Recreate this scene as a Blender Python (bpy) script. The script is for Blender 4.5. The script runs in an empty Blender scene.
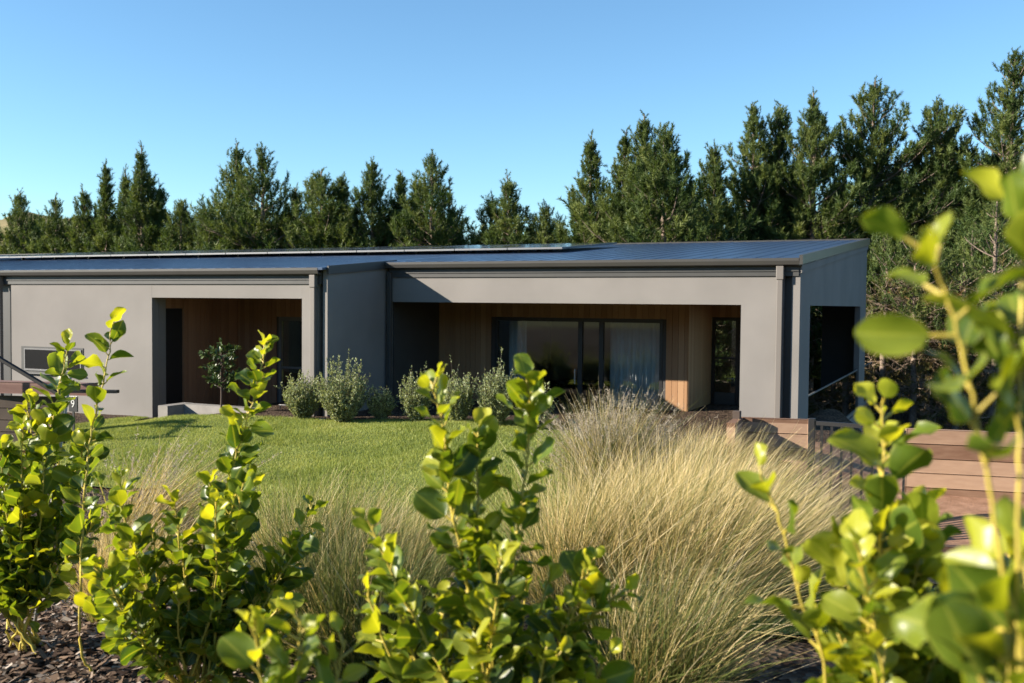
import bpy, bmesh, math, random
import numpy as np
from mathutils import Vector, Matrix, Euler
random.seed(11)
rng = np.random.default_rng(11)
SC = bpy.context.scene
COL = SC.collection

# ------------------------------------------------------------------ camera
yaw, pit, rol = 0.4334, 0.0374, -0.0091
CAM = np.array([2.5518, -16.4623, 2.4259]); FPX = 996.26
cF = np.array([-math.sin(yaw)*math.cos(pit), math.cos(yaw)*math.cos(pit), -math.sin(pit)])
R0 = np.array([math.cos(yaw), math.sin(yaw), 0.0]); U0 = np.cross(R0, cF)
cR = R0*math.cos(rol)-U0*math.sin(rol); cU = U0*math.cos(rol)+R0*math.sin(rol)
cd = bpy.data.cameras.new('camera'); cam = bpy.data.objects.new('camera', cd); COL.objects.link(cam)
cam.matrix_world = Matrix(((cR[0], cU[0], -cF[0], CAM[0]), (cR[1], cU[1], -cF[1], CAM[1]), (cR[2], cU[2], -cF[2], CAM[2]), (0, 0, 0, 1)))
cd.sensor_width = 36.0; cd.lens = FPX*36/1024; cd.clip_start = 0.05; cd.clip_end = 6000
cd.dof.use_dof = True; cd.dof.focus_distance = 8.5; cd.dof.aperture_fstop = 3.8
SC.camera = cam
SC.render.resolution_x = 1024; SC.render.resolution_y = 683

# ------------------------------------------------------------------ light
SUNV = Vector((1.43, 1.0, -0.72)).normalized()
SUN_EL = math.asin(-SUNV.z); SUN_AZ = math.atan2(-SUNV.x, -SUNV.y)
w = bpy.data.worlds.new('World'); SC.world = w; w.use_nodes = True
nt = w.node_tree; nt.nodes.clear()
sky = nt.nodes.new('ShaderNodeTexSky'); sky.sky_type = 'NISHITA'; sky.sun_disc = False
sky.sun_elevation = SUN_EL; sky.sun_rotation = SUN_AZ % (2*math.pi)
sky.air_density = 1.0; sky.dust_density = 0.0; sky.ozone_density = 3.0; sky.altitude = 200
bg = nt.nodes.new('ShaderNodeBackground'); bg.inputs['Strength'].default_value = 0.080
out = nt.nodes.new('ShaderNodeOutputWorld')
tintn = nt.nodes.new('ShaderNodeMixRGB'); tintn.blend_type = 'MULTIPLY'; tintn.inputs[0].default_value = 1.0; tintn.inputs[2].default_value = (.82, 1.02, 1.07, 1)
nt.links.new(sky.outputs[0], tintn.inputs[1]); nt.links.new(tintn.outputs[0], bg.inputs[0]); nt.links.new(bg.outputs[0], out.inputs[0])
sl = bpy.data.lights.new('sun', 'SUN'); sl.energy = 5.0; sl.angle = math.radians(0.53); sl.color = (1.0, 0.90, 0.77)
so = bpy.data.objects.new('sun', sl); COL.objects.link(so); so.rotation_euler = SUNV.to_track_quat('-Z', 'Y').to_euler()
SC.view_settings.view_transform = 'Standard'; SC.view_settings.look = 'None'
SC.view_settings.exposure = 1.36; SC.view_settings.gamma = 1.0
SC.cycles.max_bounces = 8; SC.cycles.transparent_max_bounces = 12
SC.cycles.caustics_reflective = False; SC.cycles.caustics_refractive = False

# ------------------------------------------------------------------ helpers
def at(px, py, d):
    return CAM + d*(cF + cR*(px-512)/FPX - cU*(py-341.5)/FPX)
def smooth(a, b, x):
    t = np.clip((x-a)/(b-a), 0, 1); return t*t*(3-2*t)
def depth(x, y):
    return (x-CAM[0])*cF[0]+(y-CAM[1])*cF[1]
def ground(x, y):
    x = np.asarray(x, float); y = np.asarray(y, float)
    base = 0.42 - 0.26*smooth(-9.3, -12.2, x) - 0.30*smooth(-2.0, -7.5, y)
    base = base*(1-smooth(-16, -20, x)) + 0.35*smooth(-16, -20, x)
    base = base-.36*smooth(.3, 1.7, x)
    d = depth(x, y)
    wb = smooth(8.6, 4.4, d)
    z = base*(1-wb) + 0.80*wb
    # drop to the right of and behind the house
    wr = smooth(0.9, 3.5, x + 0.25*y)*smooth(-3.0, 3.0, y)
    z = z*(1-wr) + (-1.6)*wr
    wk = smooth(9.0, 16.0, y)
    z = z*(1-wk) + (-1.7)*wk
    z = z + 0.25*smooth(30, 200, np.hypot(x, y))*np.sin(x*0.02)*np.cos(y*0.017)*4
    z = z + 0.02*np.sin(x*1.7+1)*np.cos(y*1.3) + 0.012*np.sin(x*4.1)*np.sin(y*3.7)
    return z
def gpt(px, d, dz=0.0):
    p = at(px, 341.5, d); return np.array([p[0], p[1], float(ground(p[0], p[1]))+dz])

def new_mat(name):
    m = bpy.data.materials.new(name); m.use_nodes = True
    m.node_tree.nodes.clear(); return m, m.node_tree
def mat(name, color, rough=0.6, metal=0.0, spec=0.5, var=0.0, vscale=3.0, bump=0.0, bscale=60.0, coat=0.0):
    m, t = new_mat(name); N = t.nodes; L = t.links
    b = N.new('ShaderNodeBsdfPrincipled'); o = N.new('ShaderNodeOutputMaterial'); L.new(b.outputs[0], o.inputs[0])
    b.inputs['Base Color'].default_value = (*color, 1); b.inputs['Roughness'].default_value = rough
    b.inputs['Metallic'].default_value = metal; b.inputs['Specular IOR Level'].default_value = spec
    b.inputs['Coat Weight'].default_value = coat
    tc = N.new('ShaderNodeTexCoord')
    if var > 0:
        n = N.new('ShaderNodeTexNoise'); n.inputs['Scale'].default_value = vscale; n.inputs['Detail'].default_value = 6
        r = N.new('ShaderNodeMapRange'); r.inputs[1].default_value = 0.3; r.inputs[2].default_value = 0.7
        r.inputs[3].default_value = 1-var; r.inputs[4].default_value = 1+var
        mx = N.new('ShaderNodeVectorMath'); mx.operation = 'SCALE'; mx.inputs[0].default_value = color
        L.new(tc.outputs['Object'], n.inputs['Vector']); L.new(n.outputs['Fac'], r.inputs[0])
        L.new(r.outputs[0], mx.inputs['Scale']); L.new(mx.outputs[0], b.inputs['Base Color'])
    if bump > 0:
        n2 = N.new('ShaderNodeTexNoise'); n2.inputs['Scale'].default_value = bscale; n2.inputs['Detail'].default_value = 5
        bp = N.new('ShaderNodeBump'); bp.inputs['Strength'].default_value = bump; bp.inputs['Distance'].default_value = 0.02
        L.new(tc.outputs['Object'], n2.inputs['Vector']); L.new(n2.outputs['Fac'], bp.inputs['Height']); L.new(bp.outputs[0], b.inputs['Normal'])
    return m
def leafy(name, stops, attr='tint', trans=0.35, rough=0.5, spec=0.3, tcol=None, nscale=0.0):
    """stops: list of (pos, rgb) over an attribute; translucent mix"""
    m, t = new_mat(name); N = t.nodes; L = t.links
    a = N.new('ShaderNodeAttribute'); a.attribute_name = attr
    rp = N.new('ShaderNodeValToRGB'); e = rp.color_ramp.elements
    e[0].position, e[0].color = stops[0][0], (*stops[0][1], 1)
    e[1].position, e[1].color = stops[-1][0], (*stops[-1][1], 1)
    for p, c in stops[1:-1]:
        q = e.new(p); q.color = (*c, 1)
    src = a.outputs['Fac']
    if nscale > 0:
        tc = N.new('ShaderNodeTexCoord'); n = N.new('ShaderNodeTexNoise'); n.inputs['Scale'].default_value = nscale; n.inputs['Detail'].default_value = 4
        L.new(tc.outputs['Object'], n.inputs['Vector'])
        mm = N.new('ShaderNodeMath'); mm.operation = 'MULTIPLY_ADD'; mm.inputs[1].default_value = 1.2; mm.inputs[2].default_value = -0.6
        L.new(n.outputs['Fac'], mm.inputs[0]); ad = N.new('ShaderNodeMath'); ad.operation = 'ADD'
        L.new(mm.outputs[0], ad.inputs[0]); L.new(src, ad.inputs[1]); src = ad.outputs[0]
    L.new(src, rp.inputs[0])
    b = N.new('ShaderNodeBsdfPrincipled'); b.inputs['Roughness'].default_value = rough; b.inputs['Specular IOR Level'].default_value = spec
    L.new(rp.outputs[0], b.inputs['Base Color'])
    tr = N.new('ShaderNodeBsdfTranslucent')
    hs = N.new('ShaderNodeMixRGB'); hs.blend_type = 'MULTIPLY'; hs.inputs[0].default_value = 1.0
    hs.inputs[2].default_value = (*(tcol or (1.3, 1.2, 0.6)), 1); L.new(rp.outputs[0], hs.inputs[1]); L.new(hs.outputs[0], tr.inputs[0])
    mx = N.new('ShaderNodeMixShader'); mx.inputs[0].default_value = trans
    o = N.new('ShaderNodeOutputMaterial'); L.new(b.outputs[0], mx.inputs[1]); L.new(tr.outputs[0], mx.inputs[2]); L.new(mx.outputs[0], o.inputs[0])
    return m

def link(o, parent=None):
    COL.objects.link(o)
    if parent is not None: o.parent = parent
    return o
def np_mesh(name, V, Fc, m, parent=None, attrs=None, smooth_=False, loc=None):
    """V (n,3), Fc (k,3|4) ; vertices are world coords, moved to be relative to loc"""
    V = np.asarray(V, np.float32).reshape(-1, 3); Fc = np.asarray(Fc, np.int32)
    if loc is not None: V = V - np.asarray(loc, np.float32)
    me = bpy.data.meshes.new(name); n = len(V); k, c = Fc.shape
    me.vertices.add(n); me.vertices.foreach_set('co', V.ravel())
    me.loops.add(k*c); me.loops.foreach_set('vertex_index', Fc.ravel())
    me.polygons.add(k); me.polygons.foreach_set('loop_start', np.arange(0, k*c, c, dtype=np.int32))
    me.polygons.foreach_set('loop_total', np.full(k, c, np.int32))
    if smooth_: me.polygons.foreach_set('use_smooth', np.ones(k, bool))
    me.update(calc_edges=True)
    for an, av in (attrs or {}).items():
        a = me.attributes.new(an, 'FLOAT', 'POINT'); a.data.foreach_set('value', np.asarray(av, np.float32).ravel())
    me.materials.append(m)
    o = bpy.data.objects.new(name, me)
    if loc is not None and parent is None: o.location = [float(v) for v in loc]
    return link(o, parent)
def tag(o, label, cat, group=None):
    o['label'] = label; o['category'] = cat
    if group: o['group'] = group
    return o
def thing(name, label, cat, loc=(0, 0, 0), group=None):
    o = bpy.data.objects.new(name, None); o.location = [float(v) for v in loc]; o.empty_display_size = 0.2
    link(o); return tag(o, label, cat, group)
def struct(o, kind='structure'):
    o['kind'] = kind; return o
class MB:
    """collects boxes, prisms and tubes into one mesh"""
    def __init__(s): s.bm = bmesh.new()
    def box(s, x0, x1, y0, y1, z0, z1, bev=0.0):
        r = bmesh.ops.create_cube(s.bm, size=1.0)
        for v in r['verts']:
            v.co = Vector(((x0+x1)/2+v.co.x*(x1-x0), (y0+y1)/2+v.co.y*(y1-y0), (z0+z1)/2+v.co.z*(z1-z0)))
        if bev > 0:
            ed = list({e for v in r['verts'] for e in v.link_edges})
            bmesh.ops.bevel(s.bm, geom=ed, offset=bev, segments=2, affect='EDGES', profile=0.5)
        return s
    def beam(s, p0, p1, w, h, bev=0.0, up=(0, 0, 1)):
        p0 = Vector(p0); p1 = Vector(p1); d = (p1-p0); L = d.length; d.normalize()
        side = d.cross(Vector(up)).normalized(); u = side.cross(d)
        r = bmesh.ops.create_cube(s.bm, size=1.0); mid = (p0+p1)/2
        for v in r['verts']:
            v.co = mid + d*(v.co.x*L) + side*(v.co.y*w) + u*(v.co.z*h)
        if bev > 0:
            ed = list({e for v in r['verts'] for e in v.link_edges})
            bmesh.ops.bevel(s.bm, geom=ed, offset=bev, segments=2, affect='EDGES', profile=0.5)
        return s
    def prism(s, poly, axis, a0, a1):
        """poly: 2D points in the plane normal to axis (x: (y,z); y: (x,z); z: (x,y))"""
        def P(p, a):
            return {'x': (a, p[0], p[1]), 'y': (p[0], a, p[1]), 'z': (p[0], p[1], a)}[axis]
        v0 = [s.bm.verts.new(P(p, a0)) for p in poly]; v1 = [s.bm.verts.new(P(p, a1)) for p in poly]; n = len(poly)
        s.bm.faces.new(v0); s.bm.faces.new(v1[::-1])
        for i in range(n): s.bm.faces.new((v0[i], v1[i], v1[(i+1) % n], v0[(i+1) % n]))
        return s
    def tube(s, pts, rad, n=8):
        pts = [Vector(p) for p in pts]; rr = rad if isinstance(rad, (list, tuple)) else [rad]*len(pts); rings = []
        for i, p in enumerate(pts):
            t = (pts[min(i+1, len(pts)-1)]-pts[max(i-1, 0)]).normalized()
            a = t.cross(Vector((0, 0, 1)));  a = a.normalized() if a.length > 1e-3 else Vector((1, 0, 0)); b = t.cross(a)
            rings.append([s.bm.verts.new(p+(a*math.cos(2*math.pi*k/n)+b*math.sin(2*math.pi*k/n))*rr[i]) for k in range(n)])
        for i in range(len(rings)-1):
            for k in range(n): s.bm.faces.new((rings[i][k], rings[i][(k+1) % n], rings[i+1][(k+1) % n], rings[i+1][k]))
        s.bm.faces.new(rings[0][::-1]); s.bm.faces.new(rings[-1]); return s
    def build(s, name, m, parent=None, loc=(0, 0, 0), sm=False):
        bmesh.ops.recalc_face_normals(s.bm, faces=s.bm.faces)
        me = bpy.data.meshes.new(name); loc = Vector([float(v) for v in loc])
        for v in s.bm.verts: v.co -= loc
        s.bm.to_mesh(me); s.bm.free(); me.materials.append(m)
        if sm:
            for p in me.polygons: p.use_smooth = True
        o = bpy.data.objects.new(name, me)
        if parent is None: o.location = loc
        return link(o, parent)

def tubes_np(paths, radii, n=4):
    """many tubes -> V, F(quads), all with n sides; paths list of (m,3) arrays, radii list of (m,)"""
    Vs, Fs = [], []; off = 0; ang = np.arange(n)*2*np.pi/n
    for P, r in zip(paths, radii):
        P = np.asarray(P, float); m = len(P)
        T = np.gradient(P, axis=0); T /= np.linalg.norm(T, axis=1, keepdims=True)+1e-9
        ref = np.array([0, 0, 1.0]) if abs(T[0][2]) < 0.9 else np.array([1.0, 0, 0])
        A = np.cross(T, ref); A /= np.linalg.norm(A, axis=1, keepdims=True)+1e-9; B = np.cross(T, A)
        V = P[:, None]+(A[:, None]*np.cos(ang)[None, :, None]+B[:, None]*np.sin(ang)[None, :, None])*np.asarray(r)[:, None, None]
        Vs.append(V.reshape(-1, 3)); i = np.arange(m-1)[:, None]*n; k = np.arange(n)[None]
        a = off+i+k; b = off+i+(k+1) % n
        Fs.append(np.stack([a, b, b+n, a+n], -1).reshape(-1, 4)); off += m*n
    return np.concatenate(Vs), np.concatenate(Fs)
def unit(v): return v/(np.linalg.norm(v, axis=-1, keepdims=True)+1e-9)

# ------------------------------------------------------------------ materials
M = {}
M['plaster'] = mat('taupe_plaster', (0.200, 0.188, 0.174), 0.85, spec=0.2, var=0.10, vscale=0.9, bump=0.12, bscale=90)
M['dark_metal'] = mat('dark_grey_metal', (0.055, 0.055, 0.052), 0.45, spec=0.4, var=0.08)
M['gutter'] = mat('bronze_grey_gutter', (0.05, 0.048, 0.044), 0.4, spec=0.45, var=0.06, vscale=2)
M['downpipe'] = mat('grey_downpipe', (0.15, 0.135, 0.12), 0.5, spec=0.4)
M['black'] = mat('black_aluminium', (0.015, 0.015, 0.016), 0.4, spec=0.5)
M['window_grey'] = mat('grey_window_frame', (.12, .12, .12), .5)
M['black_glass'] = mat('dark_reflective_glass', (.012, .013, .014), .08, spec=.4)
M['stake'] = mat('galvanised_stake', (.30, .30, .30), .7, spec=.2)
M['handrail'] = mat('matt_black_steel', (.02, .02, .02), .75, spec=.15)
M['panel_frame'] = mat('anodised_panel_frame', (.16, .165, .17), .45, metal=.3)
M['silver'] = mat('brushed_aluminium', (0.55, 0.56, 0.57), 0.35, metal=0.8)
M['concrete'] = mat('pale_concrete', (0.24, 0.225, 0.205), 0.9, spec=0.2, var=0.12, vscale=6, bump=0.15)
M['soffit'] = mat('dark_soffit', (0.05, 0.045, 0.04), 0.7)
M['inner'] = mat('interior_paint', (0.6, 0.57, 0.52), 0.8)
M['curtain'] = mat('pale_linen', (0.8, 0.8, 0.8), 0.9, spec=0.1)
M['panel'] = mat('solar_glass', (0.025, 0.028, 0.035), 0.12, spec=0.6, coat=0.3)

def roof_mat():
    m, t = new_mat('ribbed_steel_roof'); N = t.nodes; L = t.links
    b = N.new('ShaderNodeBsdfPrincipled'); o = N.new('ShaderNodeOutputMaterial'); L.new(b.outputs[0], o.inputs[0])
    b.inputs['Base Color'].default_value = (0.035, 0.062, 0.115, 1); b.inputs['Metallic'].default_value = 0.15; b.inputs['Roughness'].default_value = 0.3
    tc = N.new('ShaderNodeTexCoord'); n = N.new('ShaderNodeTexNoise'); n.inputs['Scale'].default_value = 1.5; n.inputs['Detail'].default_value = 6
    r = N.new('ShaderNodeMapRange'); r.inputs[3].default_value = 0.24; r.inputs[4].default_value = 0.42
    L.new(tc.outputs['Object'], n.inputs[0]); L.new(n.outputs['Fac'], r.inputs[0]); L.new(r.outputs[0], b.inputs['Roughness'])
    return m
M['roof'] = roof_mat()
def cedar_mat(name, along, ca, cb, rough=0.6, period=0.12):
    """vertical boards; board index from the object coordinate 'along' gives each its own tone"""
    m, t = new_mat(name); N = t.nodes; L = t.links
    b = N.new('ShaderNodeBsdfPrincipled'); o = N.new('ShaderNodeOutputMaterial'); L.new(b.outputs[0], o.inputs[0]); b.inputs['Roughness'].default_value = rough
    b.inputs['Specular IOR Level'].default_value = 0.25
    tc = N.new('ShaderNodeTexCoord'); sp = N.new('ShaderNodeSeparateXYZ'); L.new(tc.outputs['Object'], sp.inputs[0])
    dv = N.new('ShaderNodeMath'); dv.operation = 'DIVIDE'; dv.inputs[1].default_value = period; L.new(sp.outputs[along], dv.inputs[0])
    fl = N.new('ShaderNodeMath'); fl.operation = 'FLOOR'; L.new(dv.outputs[0], fl.inputs[0])
    wn = N.new('ShaderNodeTexWhiteNoise'); wn.noise_dimensions = '1D'; L.new(fl.outputs[0], wn.inputs['W'])
    mp = N.new('ShaderNodeMapping'); mp.inputs['Scale'].default_value = (22, 22, 22); mp.inputs['Scale'].default_value[2 if along != 2 else 0] = 1.2
    L.new(tc.outputs['Object'], mp.inputs[0]); n = N.new('ShaderNodeTexNoise'); n.inputs['Scale'].default_value = 1.0; n.inputs['Detail'].default_value = 7; n.inputs['Roughness'].default_value = 0.6
    L.new(mp.outputs[0], n.inputs['Vector'])
    ad = N.new('ShaderNodeMath'); ad.operation = 'MULTIPLY_ADD'; ad.inputs[1].default_value = 0.55; L.new(wn.outputs['Value'], ad.inputs[0])
    ml = N.new('ShaderNodeMath'); ml.operation = 'MULTIPLY'; ml.inputs[1].default_value = 0.45; L.new(n.outputs['Fac'], ml.inputs[0]); L.new(ml.outputs[0], ad.inputs[2])
    rp = N.new('ShaderNodeValToRGB'); e = rp.color_ramp.elements; e[0].position = 0.1; e[0].color = (*ca, 1); e[1].position = 0.85; e[1].color = (*cb, 1)
    L.new(ad.outputs[0], rp.inputs[0]); L.new(rp.outputs[0], b.inputs['Base Color'])
    bp = N.new('ShaderNodeBump'); bp.inputs['Strength'].default_value = 0.15; bp.inputs['Distance'].default_value = 0.01; L.new(n.outputs['Fac'], bp.inputs['Height']); L.new(bp.outputs[0], b.inputs['Normal'])
    return m
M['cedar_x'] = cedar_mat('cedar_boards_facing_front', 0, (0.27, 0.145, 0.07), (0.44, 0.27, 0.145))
M['cedar_y'] = cedar_mat('cedar_boards_facing_side', 1, (0.26, 0.135, 0.055), (0.38, 0.21, 0.095))  # same cedar, colour darkened and warmed to offset sky light on this side
M['cedar_dark'] = cedar_mat('darker_cedar_boards', 0, (0.20, 0.105, 0.06), (0.32, 0.18, 0.105))  # porch boards in a darker cedar tone than the veranda
M['cedar_dark_y'] = cedar_mat('darker_cedar_boards_side', 1, (0.20, 0.105, 0.06), (0.32, 0.18, 0.105))
M['sleeper'] = cedar_mat('weathered_timber_sleeper', 2, (0.13, 0.065, 0.038), (0.40, 0.265, 0.175), 0.85, period=0.185)
M['sleeper_red'] = cedar_mat('reddish_timber_sleeper', 2, (0.13, 0.07, 0.06), (0.24, 0.15, 0.125), 0.85, period=0.2)

def glass_mat(name, tint=(0.75, 0.8, 0.8), refl=1.0):
    m, t = new_mat(name); N = t.nodes; L = t.links
    tr = N.new('ShaderNodeBsdfTransparent'); tr.inputs[0].default_value = (*tint, 1)
    gl = N.new('ShaderNodeBsdfGlossy'); gl.inputs['Roughness'].default_value = 0.01; gl.inputs[0].default_value = (refl, refl, refl, 1)
    fr = N.new('ShaderNodeFresnel'); fr.inputs[0].default_value = 1.6
    mx = N.new('ShaderNodeMixShader'); o = N.new('ShaderNodeOutputMaterial')
    L.new(fr.outputs[0], mx.inputs[0]); L.new(tr.outputs[0], mx.inputs[1]); L.new(gl.outputs[0], mx.inputs[2]); L.new(mx.outputs[0], o.inputs[0])
    return m
M['glass'] = glass_mat('window_glass', (0.82, 0.86, 0.86))
M['clear_glass'] = glass_mat('balustrade_glass', (0.72, 0.78, 0.76))

def ground_mat():
    m, t = new_mat('bark_mulch_ground'); N = t.nodes; L = t.links
    b = N.new('ShaderNodeBsdfPrincipled'); o = N.new('ShaderNodeOutputMaterial'); L.new(b.outputs[0], o.inputs[0]); b.inputs['Roughness'].default_value = 0.95; b.inputs['Specular IOR Level'].default_value = 0.1
    tc = N.new('ShaderNodeTexCoord')
    v = N.new('ShaderNodeTexVoronoi'); v.inputs['Scale'].default_value = 26; v.inputs['Randomness'].default_value = 1; L.new(tc.outputs['Object'], v.inputs['Vector'])
    n = N.new('ShaderNodeTexNoise'); n.inputs['Scale'].default_value = 9; n.inputs['Detail'].default_value = 8; L.new(tc.outputs['Object'], n.inputs['Vector'])
    rp = N.new('ShaderNodeValToRGB'); e = rp.color_ramp.elements; e[0].position = .25; e[0].color = (.025, .016, .011, 1); e[1].position = .8; e[1].color = (.12, .085, .06, 1)
    sp = N.new('ShaderNodeSeparateColor'); L.new(v.outputs['Color'], sp.inputs[0]); mm = N.new('ShaderNodeMath'); mm.operation = 'MULTIPLY'; L.new(sp.outputs[0], mm.inputs[0]); 
    a2 = N.new('ShaderNodeMath'); a2.operation = 'ADD'; a2.inputs[1].default_value = 0.45; L.new(n.outputs['Fac'], a2.inputs[0]); L.new(a2.outputs[0], mm.inputs[1]); L.new(mm.outputs[0], rp.inputs[0])
    # far paddock grass
    g = N.new('ShaderNodeValToRGB'); e = g.color_ramp.elements; e[0].position = .3; e[0].color = (.07, .09, .025, 1); e[1].position = .7; e[1].color = (.22, .19, .08, 1)
    n3 = N.new('ShaderNodeTexNoise'); n3.inputs['Scale'].default_value = .15; n3.inputs['Detail'].default_value = 9; L.new(tc.outputs['Object'], n3.inputs['Vector']); L.new(n3.outputs['Fac'], g.inputs[0])
    ln = N.new('ShaderNodeVectorMath'); ln.operation = 'LENGTH'; L.new(tc.outputs['Object'], ln.inputs[0])
    mr = N.new('ShaderNodeMapRange'); mr.inputs[1].default_value = 45; mr.inputs[2].default_value = 60; L.new(ln.outputs['Value'], mr.inputs[0])
    mx = N.new('ShaderNodeMixRGB'); L.new(mr.outputs[0], mx.inputs[0]); L.new(rp.outputs[0], mx.inputs[1]); L.new(g.outputs[0], mx.inputs[2]); L.new(mx.outputs[0], b.inputs['Base Color'])
    bp = N.new('ShaderNodeBump'); bp.inputs['Strength'].default_value = .8; bp.inputs['Distance'].default_value = .03; L.new(v.outputs['Distance'], bp.inputs['Height']); L.new(bp.outputs[0], b.inputs['Normal'])
    return m
M['ground'] = ground_mat()
def noisy(name, ca, cb, scale, rough=.95, bump=.3, bdist=.02, scale2=None):
    m, t = new_mat(name); N = t.nodes; L = t.links
    b = N.new('ShaderNodeBsdfPrincipled'); o = N.new('ShaderNodeOutputMaterial'); L.new(b.outputs[0], o.inputs[0]); b.inputs['Roughness'].default_value = rough; b.inputs['Specular IOR Level'].default_value = 0.15
    tc = N.new('ShaderNodeTexCoord'); n = N.new('ShaderNodeTexNoise'); n.inputs['Scale'].default_value = scale; n.inputs['Detail'].default_value = 9; n.inputs['Roughness'].default_value = .65; L.new(tc.outputs['Object'], n.inputs['Vector'])
    rp = N.new('ShaderNodeValToRGB'); e = rp.color_ramp.elements; e[0].position = .32; e[0].color = (*ca, 1); e[1].position = .68; e[1].color = (*cb, 1); L.new(n.outputs['Fac'], rp.inputs[0]); L.new(rp.outputs[0], b.inputs['Base Color'])
    n2 = N.new('ShaderNodeTexNoise'); n2.inputs['Scale'].default_value = scale2 or scale*8; L.new(tc.outputs['Object'], n2.inputs['Vector'])
    bp = N.new('ShaderNodeBump'); bp.inputs['Strength'].default_value = bump; bp.inputs['Distance'].default_value = bdist; L.new(n2.outputs['Fac'], bp.inputs['Height']); L.new(bp.outputs[0], b.inputs['Normal'])
    return m
M['lawn'] = noisy('lawn_turf', (.09, .12, .028), (.15, .18, .045), 1.2)
M['clay'] = noisy('pinkish_clay_gravel', (.20, .11, .065), (.36, .21, .135), 5)
M['hill'] = noisy('dry_hill_grass', (.10, .10, .035), (.30, .24, .12), .02, bump=.1)
M['grassblade'] = leafy('lawn_blade', [(0, (.13, .18, .04)), (.5, (.27, .32, .085)), (1, (.46, .46, .17))], trans=.35, rough=.6, spec=.15, nscale=.9)
M['griselinia'] = None
M['needles'] = leafy('pine_needles', [(0, (.022, .048, .014)), (.5, (.072, .11, .029)), (1, (.17, .20, .055))], trans=.3, rough=.55, spec=.25, tcol=(1.2, 1.2, .6), nscale=.5)
M['dry_needles'] = leafy('dry_pine_needles', [(0, (.05, .075, .025)), (.5, (.13, .12, .045)), (1, (.26, .17, .08))], trans=.3, rough=.7, spec=.1)
M['bark'] = noisy('pine_bark', (.12, .09, .07), (.32, .25, .195), 6, bump=.6)
M['twigs'] = mat('dead_twigs', (.27, .20, .14), .9, var=.4, vscale=2)
M['tussock'] = leafy('tussock_blades', [(0, (.05, .075, .018)), (.22, (.15, .18, .04)), (.45, (.36, .30, .10)), (.75, (.68, .52, .24)), (1, (.86, .72, .46))], trans=.35, rough=.55, spec=.25, tcol=(1.1, 1.0, .75))
M['seed'] = leafy('grass_seed_heads', [(0, (.30, .25, .19)), (1, (.60, .53, .42))], trans=.4, rough=.8, spec=.1, tcol=(1, .95, .9))
M['silver_leaf'] = leafy('grey_green_leaves', [(0, (.12, .15, .06)), (.6, (.31, .36, .18)), (1, (.52, .55, .35))], trans=.3, rough=.6, spec=.2)
M['glossy_leaf'] = leafy('dark_glossy_leaves', [(0, (.025, .05, .015)), (1, (.09, .13, .04))], trans=.15, rough=.4, spec=.4)
M['stem'] = mat('yellow_green_stem', (.46, .36, .055), .5, var=.25, vscale=20)
M['rock'] = mat('grey_rock', (.13, .125, .12), .9, var=.2, vscale=9, bump=.4)
M['wood'] = mat('brown_wood', (.07, .05, .038), .9, var=.2)

# ------------------------------------------------------------------ ground, hills
def sinh_axis(c, a, n, half):
    u = np.linspace(-1, 1, n); k = np.arcsinh(half/a); return c + a*np.sinh(u*k)
gx = sinh_axis(-2.0, 9.0, 300, 2500.0); gy = sinh_axis(-8.0, 9.0, 300, 2500.0)
def grid_mesh(name, xs, ys, zf, m, keep=None, parent=None):
    X, Y = np.meshgrid(xs, ys, indexing='xy'); Z = zf(X, Y); V = np.stack([X, Y, Z], -1).reshape(-1, 3)
    nx, ny = len(xs), len(ys); i = np.arange(nx-1)[None]+np.arange(ny-1)[:, None]*nx
    Fq = np.stack([i, i+1, i+1+nx, i+nx], -1).reshape(-1, 4)
    if keep is not None:
        cx = V[Fq].mean(1); Fq = Fq[keep(cx[:, 0], cx[:, 1])]
        used = np.unique(Fq); mp = -np.ones(len(V), int); mp[used] = np.arange(len(used)); V = V[used]; Fq = mp[Fq]
    return np_mesh(name, V, Fq, m, parent, smooth_=True)
struct(grid_mesh('ground', gx, gy, ground, M['ground']))

def hill(cx, cy, rx, ry, h, n=70, seed=0):
    xs = np.linspace(cx-rx, cx+rx, n); ys = np.linspace(cy-ry, cy+ry, n); s = np.random.default_rng(seed).uniform(0, 6, 8)
    def zf(X, Y):
        u = (X-cx)/rx; v = (Y-cy)/ry; r = np.clip(1-(u*u+v*v), 0, None)**1.3
        nz = .12*np.sin(u*7+s[0])*np.cos(v*6+s[1])+.06*np.sin(u*17+s[2])*np.sin(v*15+s[3])+.03*np.sin(u*37+s[4]+v*20)
        return h*r*(1+nz)-3
    o = grid_mesh('hills', xs, ys, zf, M['hill']); return struct(o)
p = at(30, 250, 420); hill(p[0]-40, p[1]+60, 190, 150, 44, seed=1)
hill(-20, -330, 420, 170, 62, seed=2)
hill(380, -200, 200, 260, 60, seed=3)

# ------------------------------------------------------------------ lawn
def in_poly(poly):
    poly = np.asarray(poly)
    def f(x, y):
        x = np.asarray(x); y = np.asarray(y); ins = np.zeros(x.shape, bool); n = len(poly); j = n-1
        for i in range(n):
            xi, yi = poly[i]; xj, yj = poly[j]
            c = ((yi > y) != (yj > y)) & (x < (xj-xi)*(y-yi)/(yj-yi+1e-12)+xi); ins ^= c; j = i
        return ins
    return f
lawn_poly = [(-14.5, -6.0), (-12.9, -4.7), (-12.3, -3.3), (-12.1, -2.1), (-11.75, -2.1), (-11.4, -2.9), (-9.6, -2.75), (-8.9, -2.9), (-7.2, -2.3), (-4.6, -1.35), (-3.55, -1.25),
             (-2.25, -3.6), (-1.2, -6.0), (-0.9, -7.6), (-2.6, -9.3), (-4.6, -8.6), (-6.2, -7.4), (-9.3, -7.6), (-14.5, -8.0)]
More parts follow.
